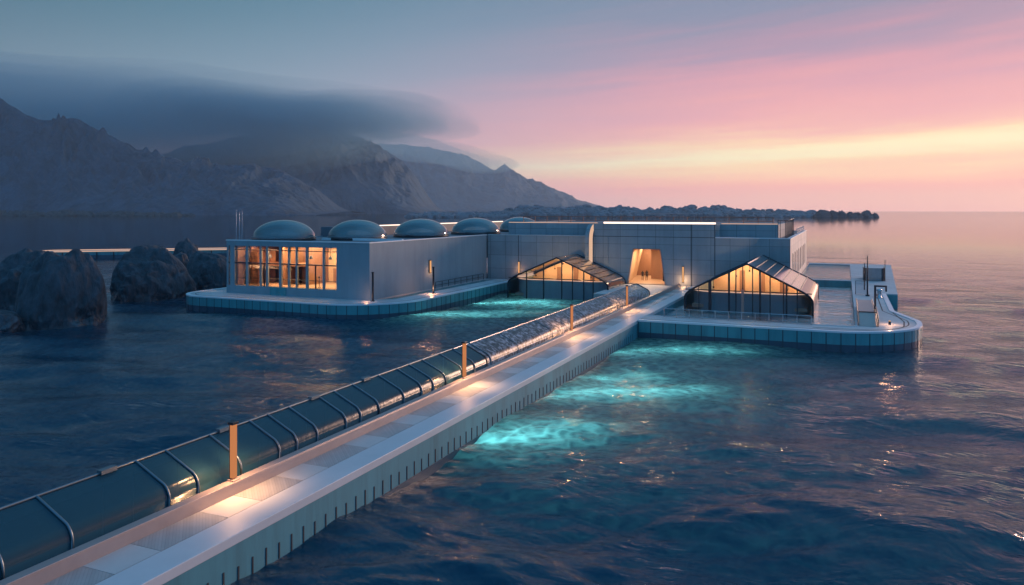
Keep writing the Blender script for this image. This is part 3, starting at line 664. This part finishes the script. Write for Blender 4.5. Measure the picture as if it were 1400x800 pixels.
# rooftop frame seen behind the light strip
t = thing('rooftop_frame', (-26, YH+10, 11.6), 'faint thin rectangular frame standing on the hall roof', 'frame')
MB().tube([(-32, YH+10, 11.6), (-32, YH+10, 13.3), (-18, YH+10, 13.3), (-18, YH+10, 11.6)], .04, 6).build('frame', M['kerb'], t)

# ------------------------------------------------------------------ glasshouses
def ghouse(x0, x1, yf, yb, zb, zsh, zr, mull, label, post_x, roof_m, shoulder_m, sag=0, warm=1000, wallz=3.0, roof_r=None):
    xc = (x0+x1)/2; t = thing('glasshouse', (xc, (yf+yb)/2, zb), label, 'glasshouse')
    rc = 1.5
    half = [(x0, zb), (x0, zsh-1.4)]
    sx, sz = x0+rc, zsh
    for a in np.linspace(0, 1, 8)[1:]:
        # quadratic bezier wall -> roof slope
        slope = (zr-zsh)/(xc-sx)
        p0 = Vector((x0, zsh-1.4)); p1 = Vector((x0, zsh-slope*rc)); p2 = Vector((sx, sz))
        a = float(a); q = p0*(1-a)**2+p1*(2*a*(1-a))+p2*(a*a); half.append((q.x, q.y))
    prof = half+[(xc, zr)]+[(2*xc-x, z) for x, z in half[::-1]]
    def zt(x):
        for (a, za), (b, zb_) in zip(prof[:-1], prof[1:]):
            if a <= x <= b and b > a: return za+(zb_-za)*(x-a)/(b-a)
        return zb
    for y, r_ in ((yf, .125), (yb, .10)): MB().tube([(x, y, z) for x, z in prof], r_, 8).build('arch_frame', M['dark'], t)
    MB().tube([(xc, yf, zr), (xc, yb, zr)], .12, 8).build('ridge_beam', M['steel'], t)
    n = len(half)
    L_ = half; Rr = [(2*xc-x, z) for x, z in half]
    def sheet(pr, nm, m, y0=yf, y1=yb):
        mb = MB(); k = len(pr); mb.add([(x, y0, z) for x, z in pr]+[(x, y1, z) for x, z in pr], [(i, i+1, k+i+1, k+i) for i in range(k-1)], True); return mb.build(nm, m, t)
    sheet(L_, 'shoulder_glass', M['glass_roof']); sheet([L_[-1], (xc, zr)], 'roof_glass', roof_m)
    sheet(Rr, 'shoulder_glass', shoulder_m); sheet([Rr[-1], (xc, zr)], 'roof_glass', roof_r or roof_m)
    for k in range(1, 6):
        f = k/6; x = Rr[-1][0]+(xc-Rr[-1][0])*f; z = Rr[-1][1]+(zr-Rr[-1][1])*f
        MB().tube([(x, yf, z+.05), (x, yb, z+.05)], .05, 5).build('roof_bar', M['dark'], t)
    for xx, zz in (Rr[-1], L_[-1]): MB().tube([(xx, yf, zz+.04), (xx, yb, zz+.04)], .08, 6).build('eaves_bar', M['dark'], t)
    for x, wd in mull: MB().box(x-wd/2, x+wd/2, yf-.05, yf+.1, zb, zt(x)-.04).build('mullion', M['dark'], t)
    MB().add([(x, yf+.03, z) for x, z in prof], [tuple(range(len(prof)))]).build('front_pane', M['glass'], t)
    MB().box(x0+.1, x1-.1, yf-.02, yf+.08, wallz+.28, wallz+.40).build('transom', M['dark'], t)
    # inner curved counter wall with a light ledge, floor, back wall
    cw = rounded([(x0+.6, yb-.5, 0), (x0+.6, yf+1.0, 3), (x1-.6, yf+1.0, 3), (x1-.6, yb-.5, 0)], closed=False, seg=8)
    MB().sweep(cw, [(0, zb), (.15, zb), (.15, wallz), (0, wallz)]).build('inner_wall', M['plain'], t)
    MB().sweep(cw, [(-.1, wallz+.01), (.2, wallz+.01), (.2, wallz+.10), (-.1, wallz+.10)]).build('light_ledge', M['e_strip_dim'], t)
    bx('floor', M['floorin'], t, x0+.7, x1-.7, yf+1.2, yb-.3, zb+.4, zb+.8)
    # warm timber back wall cut to the roof profile
    ins = [(xc+(x-xc)*.955, zb+(z-zb)*.965) for x, z in prof]
    MB().prism(ins, yb-.7, yb-.5, 'y').build('back_wall', M['warmwall'], t)
    for k in range(3):
        x = xc+(k-1)*2.9; MB().box(x-.4, x+.4, yb-.85, yb-.72, zb+.8, wallz+2.0-abs(k-1)*.5).build('inner_door', M['brownwall'], t)
    for k in range(5):
        x = xc+(k-2)*2.3; z1 = zt(x)-.1; yl = yf+3+(yb-yf)*.25*(k % 2)
        p = MB().tube([(x, yl, z1), (x, yl, z1-.9)], .03, 5).tube([(x, yl, z1-.9), (x, yl, z1-1.12)], .12, 8)
        p.build('pendant_lamp', M['dark'], t)
        lamp('interior_light', 'POINT', (x, yl, z1-1.35), warm*.16, (1, .58, .26), .12)
        lamp('interior_light', 'POINT', (x, yb-2.6, max(wallz+.8, z1-1.35)), warm*.16, (1, .58, .26), .12)  # deeper row without fixtures, added to light the back wall
    for px_ in post_x:
        bx('column', M['copper'], t, px_-.16, px_+.16, yf-.25, yf-.06, zb, zb+3.0)
    return t
ghouse(-49.1, -32.7, 112, 122.1, 0.0, 3.65, 6.6, [(-45.9, .18), (-43.05, .18), (-40.05, .16), (-38.3, .16), (-36.5, .16), (-35.0, .16)],
       'gabled glasshouse between the promenade and the tunnel, standing in teal lit water', [], M['glass_roof'], M['glass_roof'], warm=1000, wallz=2.95)
ghouse(-19.2, -3.6, 101.5, 122.2, .85, 4.0, 7.15, [(-17.4, .1), (-16.0, .38), (-13.6, .24), (-12.75, .14), (-11.9, .14), (-10.7, .14), (-9.8, .24), (-8.6, .14), (-7.0, .14), (-6.65, .2), (-5.4, .14)],
       'gabled glasshouse with a bronze roof in the pool right of the footbridge', [-11.9], M['glass_roof'], M['copper'], warm=1900, wallz=3.3, roof_r=M['roof_bronze'])
rp_ = bpy.data.objects  # bronze roof cover strips on the sunset side are the roof bars above

# ------------------------------------------------------------------ right pontoon
rp = thing('pontoon', (0, 110, 0), 'pale pontoon with a rounded corner wrapping the pool right of the footbridge', 'pontoon')
R_out = [(-20.6, 82.3, 0), (7.3, 82.3, 9), (7.4, 93.5, 4), (5.3, 101.5, 3), (5.3, 122.2, 0)]
pathR = rounded(R_out, closed=False)
full = pathR+[(6.9, 122.2), (9.2, 187), (-7.35, 187), (-7.35, 142), (1.0, 142)]+rounded([(1.0, 142, 0), (1.0, 86.6, .8), (-20.6, 86.6, 0)], closed=False)[1:]
slab('deck', [full, [(-7.3, 144.2), (1.0, 144.2), (1.0, 184), (-7.3, 184)]], -2, ZD, M['deck'], rp)
edge_finish(rp, pathR)
bx('side_step', M['tile'], rp, 5.32, 6.9, 122.12, 122.19, -1, 1.86)
MB().box(-7.3, 1.0, 141.9, 141.99, .6, 1.95).build('pool_wall', M['tile'], rp)
ed = rounded([(-20.6, 86.55, 0), (1.05, 86.55, .8), (1.05, 142, 0)], closed=False)
MB().sweep(ed, [(-.0, ZD-.3), (0, ZD+.05), (.3, ZD+.05), (.3, ZD+.004), (.05, ZD-.3)]).build('pool_kerb', M['band'], rp)
p1 = MB().add([(-20.6, 86.6, .95), (1.0, 86.6, .95), (1.0, 142, .95), (-7.3, 142, .95), (-7.3, 122.45, .95), (-20.6, 122.45, .95)], [(0, 1, 2, 3, 4, 5)]).build('pool_water', M['pool']); tag(p1, kind='structure')
p2 = MB().box(-7.3, 1.0, 144.2, 184, 1, 1.85).build('pool_water', M['pool']); tag(p2, kind='structure')
for x, y, e in [(-1.3, 112, 2200), (-.8, 105, 1500), (-1.5, 119, 2600), (-1.4, 128, 2200), (-1.2, 96, 700)]: lamp('underwater_lamp', 'POINT', (x, y, -.4), e, TEAL, .6)
# glass balustrade along the pool
bt = thing('glass_balustrade', (-10, 86, 2), 'low clear glass balustrade along the front edge of the pool', 'balustrade')
for i in range(12):
    x = -18.6+i*1.4
    MB().box(x-.03, x+.03, 86.0, 86.06, 2, 2.95).build('post', M['steel'], bt)
MB().box(-18.6, -3.2, 86.02, 86.04, 2.1, 2.85).build('pane', M['glass'], bt)
MB().tube([(-18.6, 86.03, 2.95), (-3.2, 86.03, 2.95)], .03, 6).build('rail', M['steel'], bt)
# objects on the right deck
t = thing('signal_mast', (2.9, 118, 2), 'tall slim dark mast standing on the right deck', 'mast')
MB().tube([(2.9, 118, 2), (2.9, 118, 7.6)], [.12, .06], 8).build('pole', M['dark'], t); MB().tube([(2.9, 118, 2), (2.9, 118, 2.2)], .28, 10).build('base', M['dark'], t)
MB().tube([(2.9, 118, 7.2), (2.55, 118, 7.2)], .03, 5).build('arm', M['dark'], t)
t = thing('signal_mast', (2.7, 127, 2), 'shorter thin dark mast with a crossbar behind the tall mast', 'mast')
MB().tube([(2.7, 127, 2), (2.7, 127, 6.0)], [.09, .05], 8).build('pole', M['dark'], t); MB().tube([(2.4, 127, 5.3), (3.0, 127, 5.6)], .03, 5).build('arm', M['steel'], t)
t = thing('glass_screen', (1.9, 120, 2), 'small framed glass screen beside the two masts', 'screen')
MB().tube([(1.4, 120, 2), (1.4, 120, 3.9), (3.0, 120, 3.9), (3.0, 120, 2)], .05, 6).build('frame', M['dark'], t); MB().box(1.45, 2.95, 119.99, 120.01, 2.1, 3.85).build('pane', M['glass'], t)
t = thing('glass_screen', (4.2, 150, 2), 'wide pale curved glass screen at the far end of the right deck', 'screen')
MB().sweep(rounded([(2.9, 150, 0), (2.9, 143, 1.5), (6.2, 143, 1.5), (6.2, 150, 0)], closed=False), [(0, 2.0), (.05, 2.0), (.05, 4.2), (0, 4.2)]).build('pane', M['glass_dk'], t)
for x in (6.2, ): MB().tube([(x, 143.6, 2), (x, 143.6, 5.6)], .06, 6).build('post', M['dark'], t)
t = thing('capstan', (4.3, 116, 2), 'small steel capstan on the right deck', 'capstan')
MB().lathe((4.3, 116, 2), [(.35, 0), (.35, .1), (.25, .2), (.25, .9), (.36, 1.0), (.36, 1.15), (.01, 1.25)], 16).build('drum', M['steel'], t)
t = thing('handrail', (4.3, 97, 2), 'black angular hooked handrail beside the moulded ramp', 'handrail')
MB().box(3.0, 3.22, 95, 95.2, 2, 5.4).build('post', M['dark'], t)
MB().box(3.0, 4.3, 95, 95.2, 5.4, 5.58).build('top_bar', M['dark'], t); MB().box(4.12, 4.3, 95, 95.2, 4.9, 5.4).build('drop_bar', M['dark'], t)
t = thing('handrail', (3.1, 89, 2), 'low curved black handrail at the foot of the ramp', 'handrail')
MB().tube([(3.15, 94.6, 2), (3.15, 94.6, 3.1), (3.15, 93.9, 3.3), (3.15, 88.2, 2.9), (3.15, 87.6, 2.7), (3.15, 87.6, 2.0)], .07, 7).build('rail', M['dark'], t)
MB().tube([(3.15, 91, 2), (3.15, 91, 3.1)], .06, 6).build('post', M['dark'], t)
t = thing('moulded_ramp', (2.2, 96, 2), 'smooth moulded ramp stepping down the deck between black edges', 'ramp')
rpf = [(87.2, 2.02), (87.6, 2.1), (90.8, 2.9), (91.4, 2.95), (92.0, 2.75), (101, 2.95), (104, 2.95), (104, 2.02)]
MB().prism(rpf, 1.35, 3.0, 'x').build('ramp_body', M['kerb'], t, bevel=.05)
for x in (1.28, 3.05): MB().tube([(x, a, b+.1) for a, b in rpf[:-1]], .06, 6).build('edge_strip', M['dark'], t)
MB().box(1.25, 3.05, 91.3, 91.5, 2.97, 3.05).build('step_bar', M['dark'], t)
lamp('deck_lamp_glow', 'POINT', (4.3, 89.5, 2.9), 90, (1, .5, .25), .2)
t = thing('deck_light', (4.3, 89.5, 2), 'small low amber deck light near the rounded pontoon corner', 'light')
MB().tube([(4.3, 89.5, 2), (4.3, 89.5, 2.35)], .12, 10).build('body', M['dark'], t); MB().tube([(4.3, 89.5, 2.352), (4.3, 89.5, 2.42)], .1, 10).build('lens', M['e_sconce'], t)
t = thing('deck_track', (5, 88, 2), 'dark curved inlaid track line on the rounded end of the deck', 'track')
MB().sweep(rounded([(5.2, 100, 0), (5.9, 92.5, 4), (5.4, 84.6, 5), (-3, 84.3, 0)], closed=False), [(0, 2.005), (0, 2.014), (.13, 2.014), (.13, 2.005)]).build('inlay', M['gap'], t)

# ------------------------------------------------------------------ people in the doorway
def person(x, y, z, h, ang, lab, s=1):
    t = bpy.data.meshes.new('person'); k = h/1.75
    J = {'pel': (0, 0, .95, .15), 'waist': (0, .0, 1.10, .125), 'chest': (0, 0, 1.35, .16), 'neck': (0, 0, 1.50, .06), 'head': (0, -.02, 1.60, .085), 'crown': (0, -.01, 1.70, .075),
         'hL': (.10, 0, .90, .10), 'kL': (.11, -.03*s, .50, .065), 'aL': (.11, .03*s, .10, .045), 'tL': (.12, -.12, .04, .04),
         'hR': (-.10, 0, .90, .10), 'kR': (-.11, .04*s, .50, .065), 'aR': (-.11, .12*s, .10, .045), 'tR': (-.12, -.03, .04, .04),
         'sL': (.19, 0, 1.42, .06), 'eL': (.24, .03, 1.15, .045), 'wL': (.25, -.04, .90, .032), 'fL': (.25, -.07, .80, .03),
         'sR': (-.19, 0, 1.42, .06), 'eR': (-.24, .04, 1.15, .045), 'wR': (-.25, -.02, .90, .032), 'fR': (-.25, -.04, .80, .03)}
    E_ = [('pel', 'waist'), ('waist', 'chest'), ('chest', 'neck'), ('neck', 'head'), ('head', 'crown'), ('pel', 'hL'), ('hL', 'kL'), ('kL', 'aL'), ('aL', 'tL'), ('pel', 'hR'), ('hR', 'kR'), ('kR', 'aR'), ('aR', 'tR'),
          ('chest', 'sL'), ('sL', 'eL'), ('eL', 'wL'), ('wL', 'fL'), ('chest', 'sR'), ('sR', 'eR'), ('eR', 'wR'), ('wR', 'fR')]
    ks = list(J); t.from_pydata([tuple(c*k for c in J[q][:3]) for q in ks], [(ks.index(a), ks.index(b)) for a, b in E_], [])
    o = bpy.data.objects.new('person', t); C.objects.link(o); o.location = (x, y, z); o.rotation_euler = (0, 0, ang)
    md = o.modifiers.new('skin', 'SKIN')
    for i, q in enumerate(ks): t.skin_vertices[0].data[i].radius = (J[q][3]*k, J[q][3]*k*.85)
    t.skin_vertices[0].data[0].use_root = True
    o.modifiers.new('sub', 'SUBSURF').levels = 1; o.modifiers['sub'].render_levels = 2
    t.materials.append(M['cloth']); tag(o, lab, 'person', 'people in the doorway')
person(-31.35, 128.2, 2.06, 1.72, .2, 'person in dark clothes walking on the left in the glowing doorway', 1)
person(-30.75, 128.6, 2.06, 1.80, -.1, 'person in dark clothes walking on the right in the glowing doorway', -1)
# two round headed stands behind the pavilion window
for x, lab in ((-67.1, 'left of two small round-headed stands in the bright pavilion window'), (-66.3, 'right of two small round-headed stands in the bright pavilion window')):
    t = thing('window_stand', (x, YF+1.6, 3.2), lab, 'stand', 'round-headed stands in the window')
    MB().tube([(x, YF+1.6, 3.2), (x, YF+1.6, 4.5)], .035, 6).build('stem', M['dark'], t)
    MB().lathe((x, YF+1.6, 4.62), [(.14*math.cos(a), .14*math.sin(a)) for a in np.linspace(-1.55, 1.55, 8)], 10).build('head', M['dark'], t)
    MB().lathe((x, YF+1.6, 3.2), [(.22, 0), (.22, .04), (.03, .08)], 10).build('base', M['dark'], t)

# ------------------------------------------------------------------ far jetty
jt = thing('far_jetty', (-190, 160, 0), 'distant low jetty with a glowing strip along its edge, beyond the boulders', 'jetty')
a = Vector((-207.5, 147.5)); d = (Vector((-173, 176))-a).normalized(); nrm = Vector((d.y, -d.x))
def jp(u, v): q = a+d*u+nrm*v; return (q.x, q.y)
jpath = rounded([(*jp(90, -9), 0), (*jp(-3, -9), 4.4), (*jp(-3, 0), 4.4), (*jp(90, 0), 0)], closed=False)
slab('deck', [jpath], .2, 2.0, M['side'], jt)
MB().sweep(jpath, [(0, 2.02), (.25, 2.02), (.25, 2.24), (0, 2.24)]).build('edge_light', M['e_strip_dim'], jt)
MB().sweep([jp(2, -.3), jp(90, -.3)], [(-.05, 0), (.35, 0), (.35, 1.0), (-.05, 1.0)]).build('lower_ledge', M['lowdk'], jt)
jj2 = MB()
for k in range(20): q = jp(k*4.4, .25); jj2.tube([(q[0], q[1], -1), (q[0], q[1], 1.9)], .14, 6)
jj2.build('piles', M['dark'], jt)

# ------------------------------------------------------------------ boulders
def boulder(c, r3, seed, label, name='boulder', sub=6, group='boulders in the water', pts=None, amp=1.0, cat='boulder'):
    bm = bmesh.new(); bmesh.ops.create_icosphere(bm, subdivisions=sub, radius=1)
    off = Vector((seed*7.1, seed*3.7, seed*1.9))
    for v in bm.verts:
        p = v.co.copy(); n = p.normalized()
        d = 1+amp*(.22*mn.noise(n*1.1+off)+.16*(abs(mn.noise(n*2.3+off*2))-.2)-.06*abs(mn.noise(n*3.6+off*1.3))+.08*mn.noise(n*5+off)-.035*abs(mn.noise(n*9+off))+.03*mn.noise(n*17+off)+.018*mn.noise(n*34+off))
        # facet: flatten against a few random planes
        q = n*d
        for k in range(9):
            pn = Vector((math.sin(seed*2.1+k*1.9), math.cos(seed*1.3+k*2.7), .35+.45*math.sin(k*3+seed))).normalized()
            dd = q.dot(pn)
            if dd > .84: q -= pn*(dd-.84)*.75
        bl = 1+.42*max(0, n.z)**1.5 if sub > 5 else 1
        v.co = Vector((q.x*r3[0]*bl, q.y*r3[1]*bl, q.z*r3[2]))
    m_ = bpy.data.meshes.new(name); bm.to_mesh(m_); bm.free(); m_.polygons.foreach_set('use_smooth', [True]*len(m_.polygons))
    m_.materials.append(M['rock']); o = bpy.data.objects.new(name, m_); C.objects.link(o); o.location = c; tag(o, label, cat, group)
    return o
B = lambda L, D: (L*CT-D*ST, L*ST+D*CT)
def rock_at(px, base, D, halfpx, topy, seed, label, deep=1.0, sy=1.0):
    L = (px-700)/FPX*D; top = HC-(topy-287)*D/FPX; wd = halfpx*D/FPX
    x, y = B(L, D+wd*.5); z0 = -1.5
    boulder((x, y, z0+(top-z0)*.12), (wd*1.02, wd*sy, (top-z0)*.92), seed, label)
rock_at(66, 448, 94, 62, 349, 3, 'large dark boulder rising highest at the left edge of the water')
rock_at(22, 420, 108, 62, 345, 5, 'paler boulder behind the large dark one at the left edge')
rock_at(-18, 460, 88, 36, 425, 8, 'low boulder cut by the left edge of the view')
rock_at(193, 412, 122, 57, 346, 2, 'broad flat-topped boulder in the middle of the group')
rock_at(283, 396, 136, 36, 344, 6, 'craggy boulder closest to the pavilion')
rock_at(250, 372, 150, 23, 334, 9, 'small rounded boulder behind the gap between two others')
rock_at(232, 385, 140, 22, 350, 11, 'squat boulder wedged behind the broad flat-topped one')

# ------------------------------------------------------------------ mountains
def vnoise(x, y, seed=0):
    xi = np.floor(x).astype(np.int64); yi = np.floor(y).astype(np.int64); xf = x-xi; yf = y-yi
    def h(a, b):
        n = (a*374761393+b*668265263+seed*1442695041) & 0xffffffff
        n = ((n ^ (n >> 13))*1274126177) & 0xffffffff
        return ((n ^ (n >> 16)) & 0xffff)/65535.
    u = xf*xf*(3-2*xf); v = yf*yf*(3-2*yf)
    return (h(xi, yi)*(1-u)+h(xi+1, yi)*u)*(1-v)+(h(xi, yi+1)*(1-u)+h(xi+1, yi+1)*u)*v
def fbm(x, y, o=5, seed=0, ridged=False, gain=.52):
    s = 0; a = 1; t = 0
    for k in range(o):
        v = vnoise(x*2**k, y*2**k, seed+k)
        if ridged: v = 1-abs(2*v-1)
        s = s+a*v; t += a; a *= gain
    return s/t
def mountain(name, ridge, Df, Dr, label, mt, nx=420, ny=150, gully=60, rough=1.0, power=.75, seed=1):
    px = np.linspace(ridge[0][0], ridge[-1][0], nx); ry = np.interp(px, [p[0] for p in ridge], [p[1] for p in ridge])
    hr = HC+(287-ry)*Dr/FPX; hr = np.maximum(hr, 0)
    v = np.linspace(0, 1.6, ny)                     # 0 foot, 1 ridge, beyond = far slope
    PX, V = np.meshgrid(px, v); HR = np.interp(PX, px, hr)
    Lr = (PX-700)/FPX*Dr                             # lateral position in metres
    foot = Df+(Dr-Df)*.35*(fbm(Lr/500, Lr*0+3, 3, seed)-.5)*2
    D = foot+(Dr-foot)*V
    L = Lr
    warp = (fbm(L/300, D/300, 3, seed+9)-.5)*220
    g = .55*(fbm((L+warp)/(gully*2.6), D/(gully*8), 5, seed+3, True)-.6)+.75*(fbm((L+warp*1.5+D*.25)/(gully*.9), D/(gully*5), 5, seed+31, True, .6)-.6)
    g2 = fbm(L/45, D/45, 5, seed+5)-.5
    up = np.where(V <= 1, V**power, 1-(V-1)**1.3*1.4)
    Hh = HR*np.clip(up, -1, 1)
    amp = np.clip(HR*.50, 0, 115)*np.clip(V*2.2, 0, 1)*rough
    Hh = Hh+amp*(g*1.0*np.where(V < .93, 1, np.clip((1.0-V)/.10, .06, 1))+g2*.30)
    Hh = Hh-2.5*(V < .02)
    Xc = L*CT-D*ST; Yc = L*ST+D*CT
    m_ = bpy.data.meshes.new(name); vv = np.stack([Xc, Yc, Hh], -1).reshape(-1, 3)
    i, j = np.meshgrid(np.arange(ny-1), np.arange(nx-1), indexing='ij'); a_ = i*nx+j
    m_.from_pydata(vv.tolist(), [], np.stack([a_, a_+1, a_+nx+1, a_+nx], -1).reshape(-1, 4).tolist())
    m_.polygons.foreach_set('use_smooth', [True]*len(m_.polygons)); m_.materials.append(mt)
    o = bpy.data.objects.new(name, m_); C.objects.link(o); tag(o, label, kind='structure'); return o
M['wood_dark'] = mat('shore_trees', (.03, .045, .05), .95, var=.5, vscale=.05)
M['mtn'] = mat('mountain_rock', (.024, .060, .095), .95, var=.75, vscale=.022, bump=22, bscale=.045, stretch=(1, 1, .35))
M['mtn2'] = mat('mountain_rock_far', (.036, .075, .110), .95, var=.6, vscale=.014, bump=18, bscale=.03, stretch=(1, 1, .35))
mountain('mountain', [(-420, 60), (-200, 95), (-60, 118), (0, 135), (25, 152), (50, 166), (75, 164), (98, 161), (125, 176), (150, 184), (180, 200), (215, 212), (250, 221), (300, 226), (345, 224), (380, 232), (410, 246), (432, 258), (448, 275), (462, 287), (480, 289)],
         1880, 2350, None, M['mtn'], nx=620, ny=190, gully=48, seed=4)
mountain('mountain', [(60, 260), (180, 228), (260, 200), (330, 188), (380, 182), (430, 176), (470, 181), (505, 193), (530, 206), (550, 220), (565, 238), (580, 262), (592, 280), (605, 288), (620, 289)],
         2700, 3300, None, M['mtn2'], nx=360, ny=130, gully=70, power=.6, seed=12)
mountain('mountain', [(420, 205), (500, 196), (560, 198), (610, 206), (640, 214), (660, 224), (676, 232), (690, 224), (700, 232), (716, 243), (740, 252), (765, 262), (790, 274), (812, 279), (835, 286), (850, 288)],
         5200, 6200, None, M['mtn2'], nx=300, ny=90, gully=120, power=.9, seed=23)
# wooded islet
M['wood'] = mat('haze_tinted_wood', (.20, .19, .21), .95, var=.5, vscale=.05, bump=2, bscale=.2)  # albedo lifted so distance haze is painted into the trees
def crowns(name, cols, label, D0, depth, size, seed, dens=1.0, mt='wood'):
    """far wood reading as one mass: hundreds of uneven tree crowns on a low rise"""
    rg = np.random.default_rng(seed); vs = []; fs = []
    bm = bmesh.new(); bmesh.ops.create_icosphere(bm, subdivisions=2, radius=1); bv = [v.co.copy() for v in bm.verts]; bf = [tuple(v.index for v in f.verts) for f in bm.faces]; bm.free()
    xs = [c[0] for c in cols]; ys = [c[1] for c in cols]
    span = (xs[-1]-xs[0])/FPX*D0; n = int(span/size*3.2*dens)
    for i in range(n):
        px = xs[0]+(xs[-1]-xs[0])*rg.random(); dd = D0+depth*rg.random()
        top = HC+(287-np.interp(px, xs, ys))*dd/FPX
        f = (dd-D0)/depth; hmax = max(1.5, top*(.35+.68*f)*(.93+.14*rg.random()))
        r_ = size*(.55+.8*rg.random()); L = (px-700)/FPX*dd; x, y = B(L, dd); b = len(vs); zc = max(0, hmax-r_*1.1)
        o3 = Vector(rg.random(3)*50); ex = 1+1.3*rg.random(); ez = .7+.6*rg.random()
        for v in bv:
            k = 1+.45*mn.noise(v*1.7+o3)+.2*mn.noise(v*4+o3); vs.append((x+v.x*r_*k*ex, y+v.y*r_*k, zc+v.z*r_*ez*k if v.z > -.2 else min(zc-r_*.5, -1)))
        fs += [tuple(b+q for q in f_) for f_ in bf]
    m_ = bpy.data.meshes.new(name); m_.from_pydata(vs, [], fs); m_.materials.append(M[mt])
    o = bpy.data.objects.new(name, m_); C.objects.link(o); tag(o, label, kind='stuff'); return o
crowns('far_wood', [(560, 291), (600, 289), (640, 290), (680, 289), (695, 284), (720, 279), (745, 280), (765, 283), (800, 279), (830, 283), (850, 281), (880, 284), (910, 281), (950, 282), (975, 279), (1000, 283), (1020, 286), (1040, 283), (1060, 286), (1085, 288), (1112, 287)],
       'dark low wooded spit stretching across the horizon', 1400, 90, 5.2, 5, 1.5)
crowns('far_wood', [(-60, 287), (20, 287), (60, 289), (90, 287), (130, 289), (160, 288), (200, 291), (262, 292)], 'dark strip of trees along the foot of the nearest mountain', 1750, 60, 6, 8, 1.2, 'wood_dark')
for i, (px, hw, ty, lab) in enumerate([(1124, 10, 284.6, 'leftmost and largest sea stack at the end of the wooded spit'), (1139, 6, 286.5, 'second small sea stack from the wooded spit'), (1150, 7, 286, 'third sea stack from the wooded spit'), (1162, 5, 288, 'fourth sea stack from the wooded spit'),
                                       (1172, 6, 288.5, 'fifth sea stack from the wooded spit'), (1184, 8, 286.5, 'sixth sea stack, taller, near the end of the row'), (1196, 5, 290, 'last and lowest sea stack at the open sea end')]):
    D = 1400; wd = hw*D/FPX; top = HC-(ty-287)*D/FPX; x, y = B((px-700)/FPX*D, D)
    boulder((x, y, 0), (wd*1.25, wd, max(top, 3)*.85), 20+i*1.7, lab, 'sea_stack', 4, 'sea stacks off the wooded spit', amp=2.1, cat='sea stack')

# ------------------------------------------------------------------ haze and mountain cloud
def vol(name, dens, col):
    m = bpy.data.materials.new(name); m.use_nodes = True; t = m.node_tree; t.nodes.clear()
    v = t.nodes.new('ShaderNodeVolumePrincipled'); v.inputs['Color'].default_value = (*col, 1); v.inputs['Density'].default_value = dens; v.inputs['Anisotropy'].default_value = .3
    o = t.nodes.new('ShaderNodeOutputMaterial'); t.links.new(v.outputs[0], o.inputs['Volume']); return m
hz = MB().box(-7500, 7500, -7500, 7500, -10, 520).build('haze', vol('haze_air', 0.72e-4, (.72, .88, 1.0))); tag(hz, 'pale even sea haze filling the air', kind='stuff')
def lens(px, py, D, hwp, hhp, depth, dens, seed, label, tilt=0):
    L = (px-700)/FPX*D; z = HC+(287-py)*D/FPX; hw = hwp*D/FPX; hh = hhp*D/FPX; x, y = B(L, D)
    bm = bmesh.new(); bmesh.ops.create_icosphere(bm, subdivisions=5, radius=1); off = Vector((seed*5.3, seed, 0))
    for v in bm.verts:
        p = v.co; n = p.normalized(); k = 1+.16*mn.noise(Vector((n.x*1.2, n.y*1.2, n.z*.8))+off)+.05*mn.noise(Vector((n.x*4, n.y*4, n.z*2))+off)
        zz = n.z*hh*k*(1 if n.z > 0 else .8)+hh*.5*mn.noise(Vector((n.x*1.5, n.y, 0))+off*2)+tilt*n.x*hw
        v.co = Vector((n.x*hw*k, n.y*depth*k, zz))
    m_ = bpy.data.meshes.new('cloud'); bm.to_mesh(m_); bm.free(); m_.polygons.foreach_set('use_smooth', [True]*len(m_.polygons))
    m_.materials.append(vol('cloud_air', dens, (.33, .58, .68))); o = bpy.data.objects.new('cloud', m_); C.objects.link(o); o.location = (x, y, z); o.rotation_euler = (0, 0, TH)
    tag(o, label, kind='stuff'); return o
for k, (sc_, dn_) in enumerate([(1.12, .00045), (.92, .0006), (.70, .0008)]):
    q = ['outer thin veil', 'middle layer', 'dense core'][k]
    lens(40, 146, 3000, 500*sc_, 66*sc_, 700*sc_, dn_*1.25, 1, q+' of the broad dark cloud lying over the mountains', -.03)
    lens(405, 160, 2900, 225*sc_, 30*sc_, 450*sc_, dn_*3.0, 4, q+' of the tapering cloud tongue over the second mountain', -.04)
    lens(235, 190, 2800, 290*sc_, 58*sc_, 250*sc_, dn_*2.6, 9, q+' of the low fog filling the saddle between the mountains', -.02)
lens(560, 205, 4600, 150, 18, 700, .0009, 6, 'thin drifting cloud tail below the far ridge', -.16)
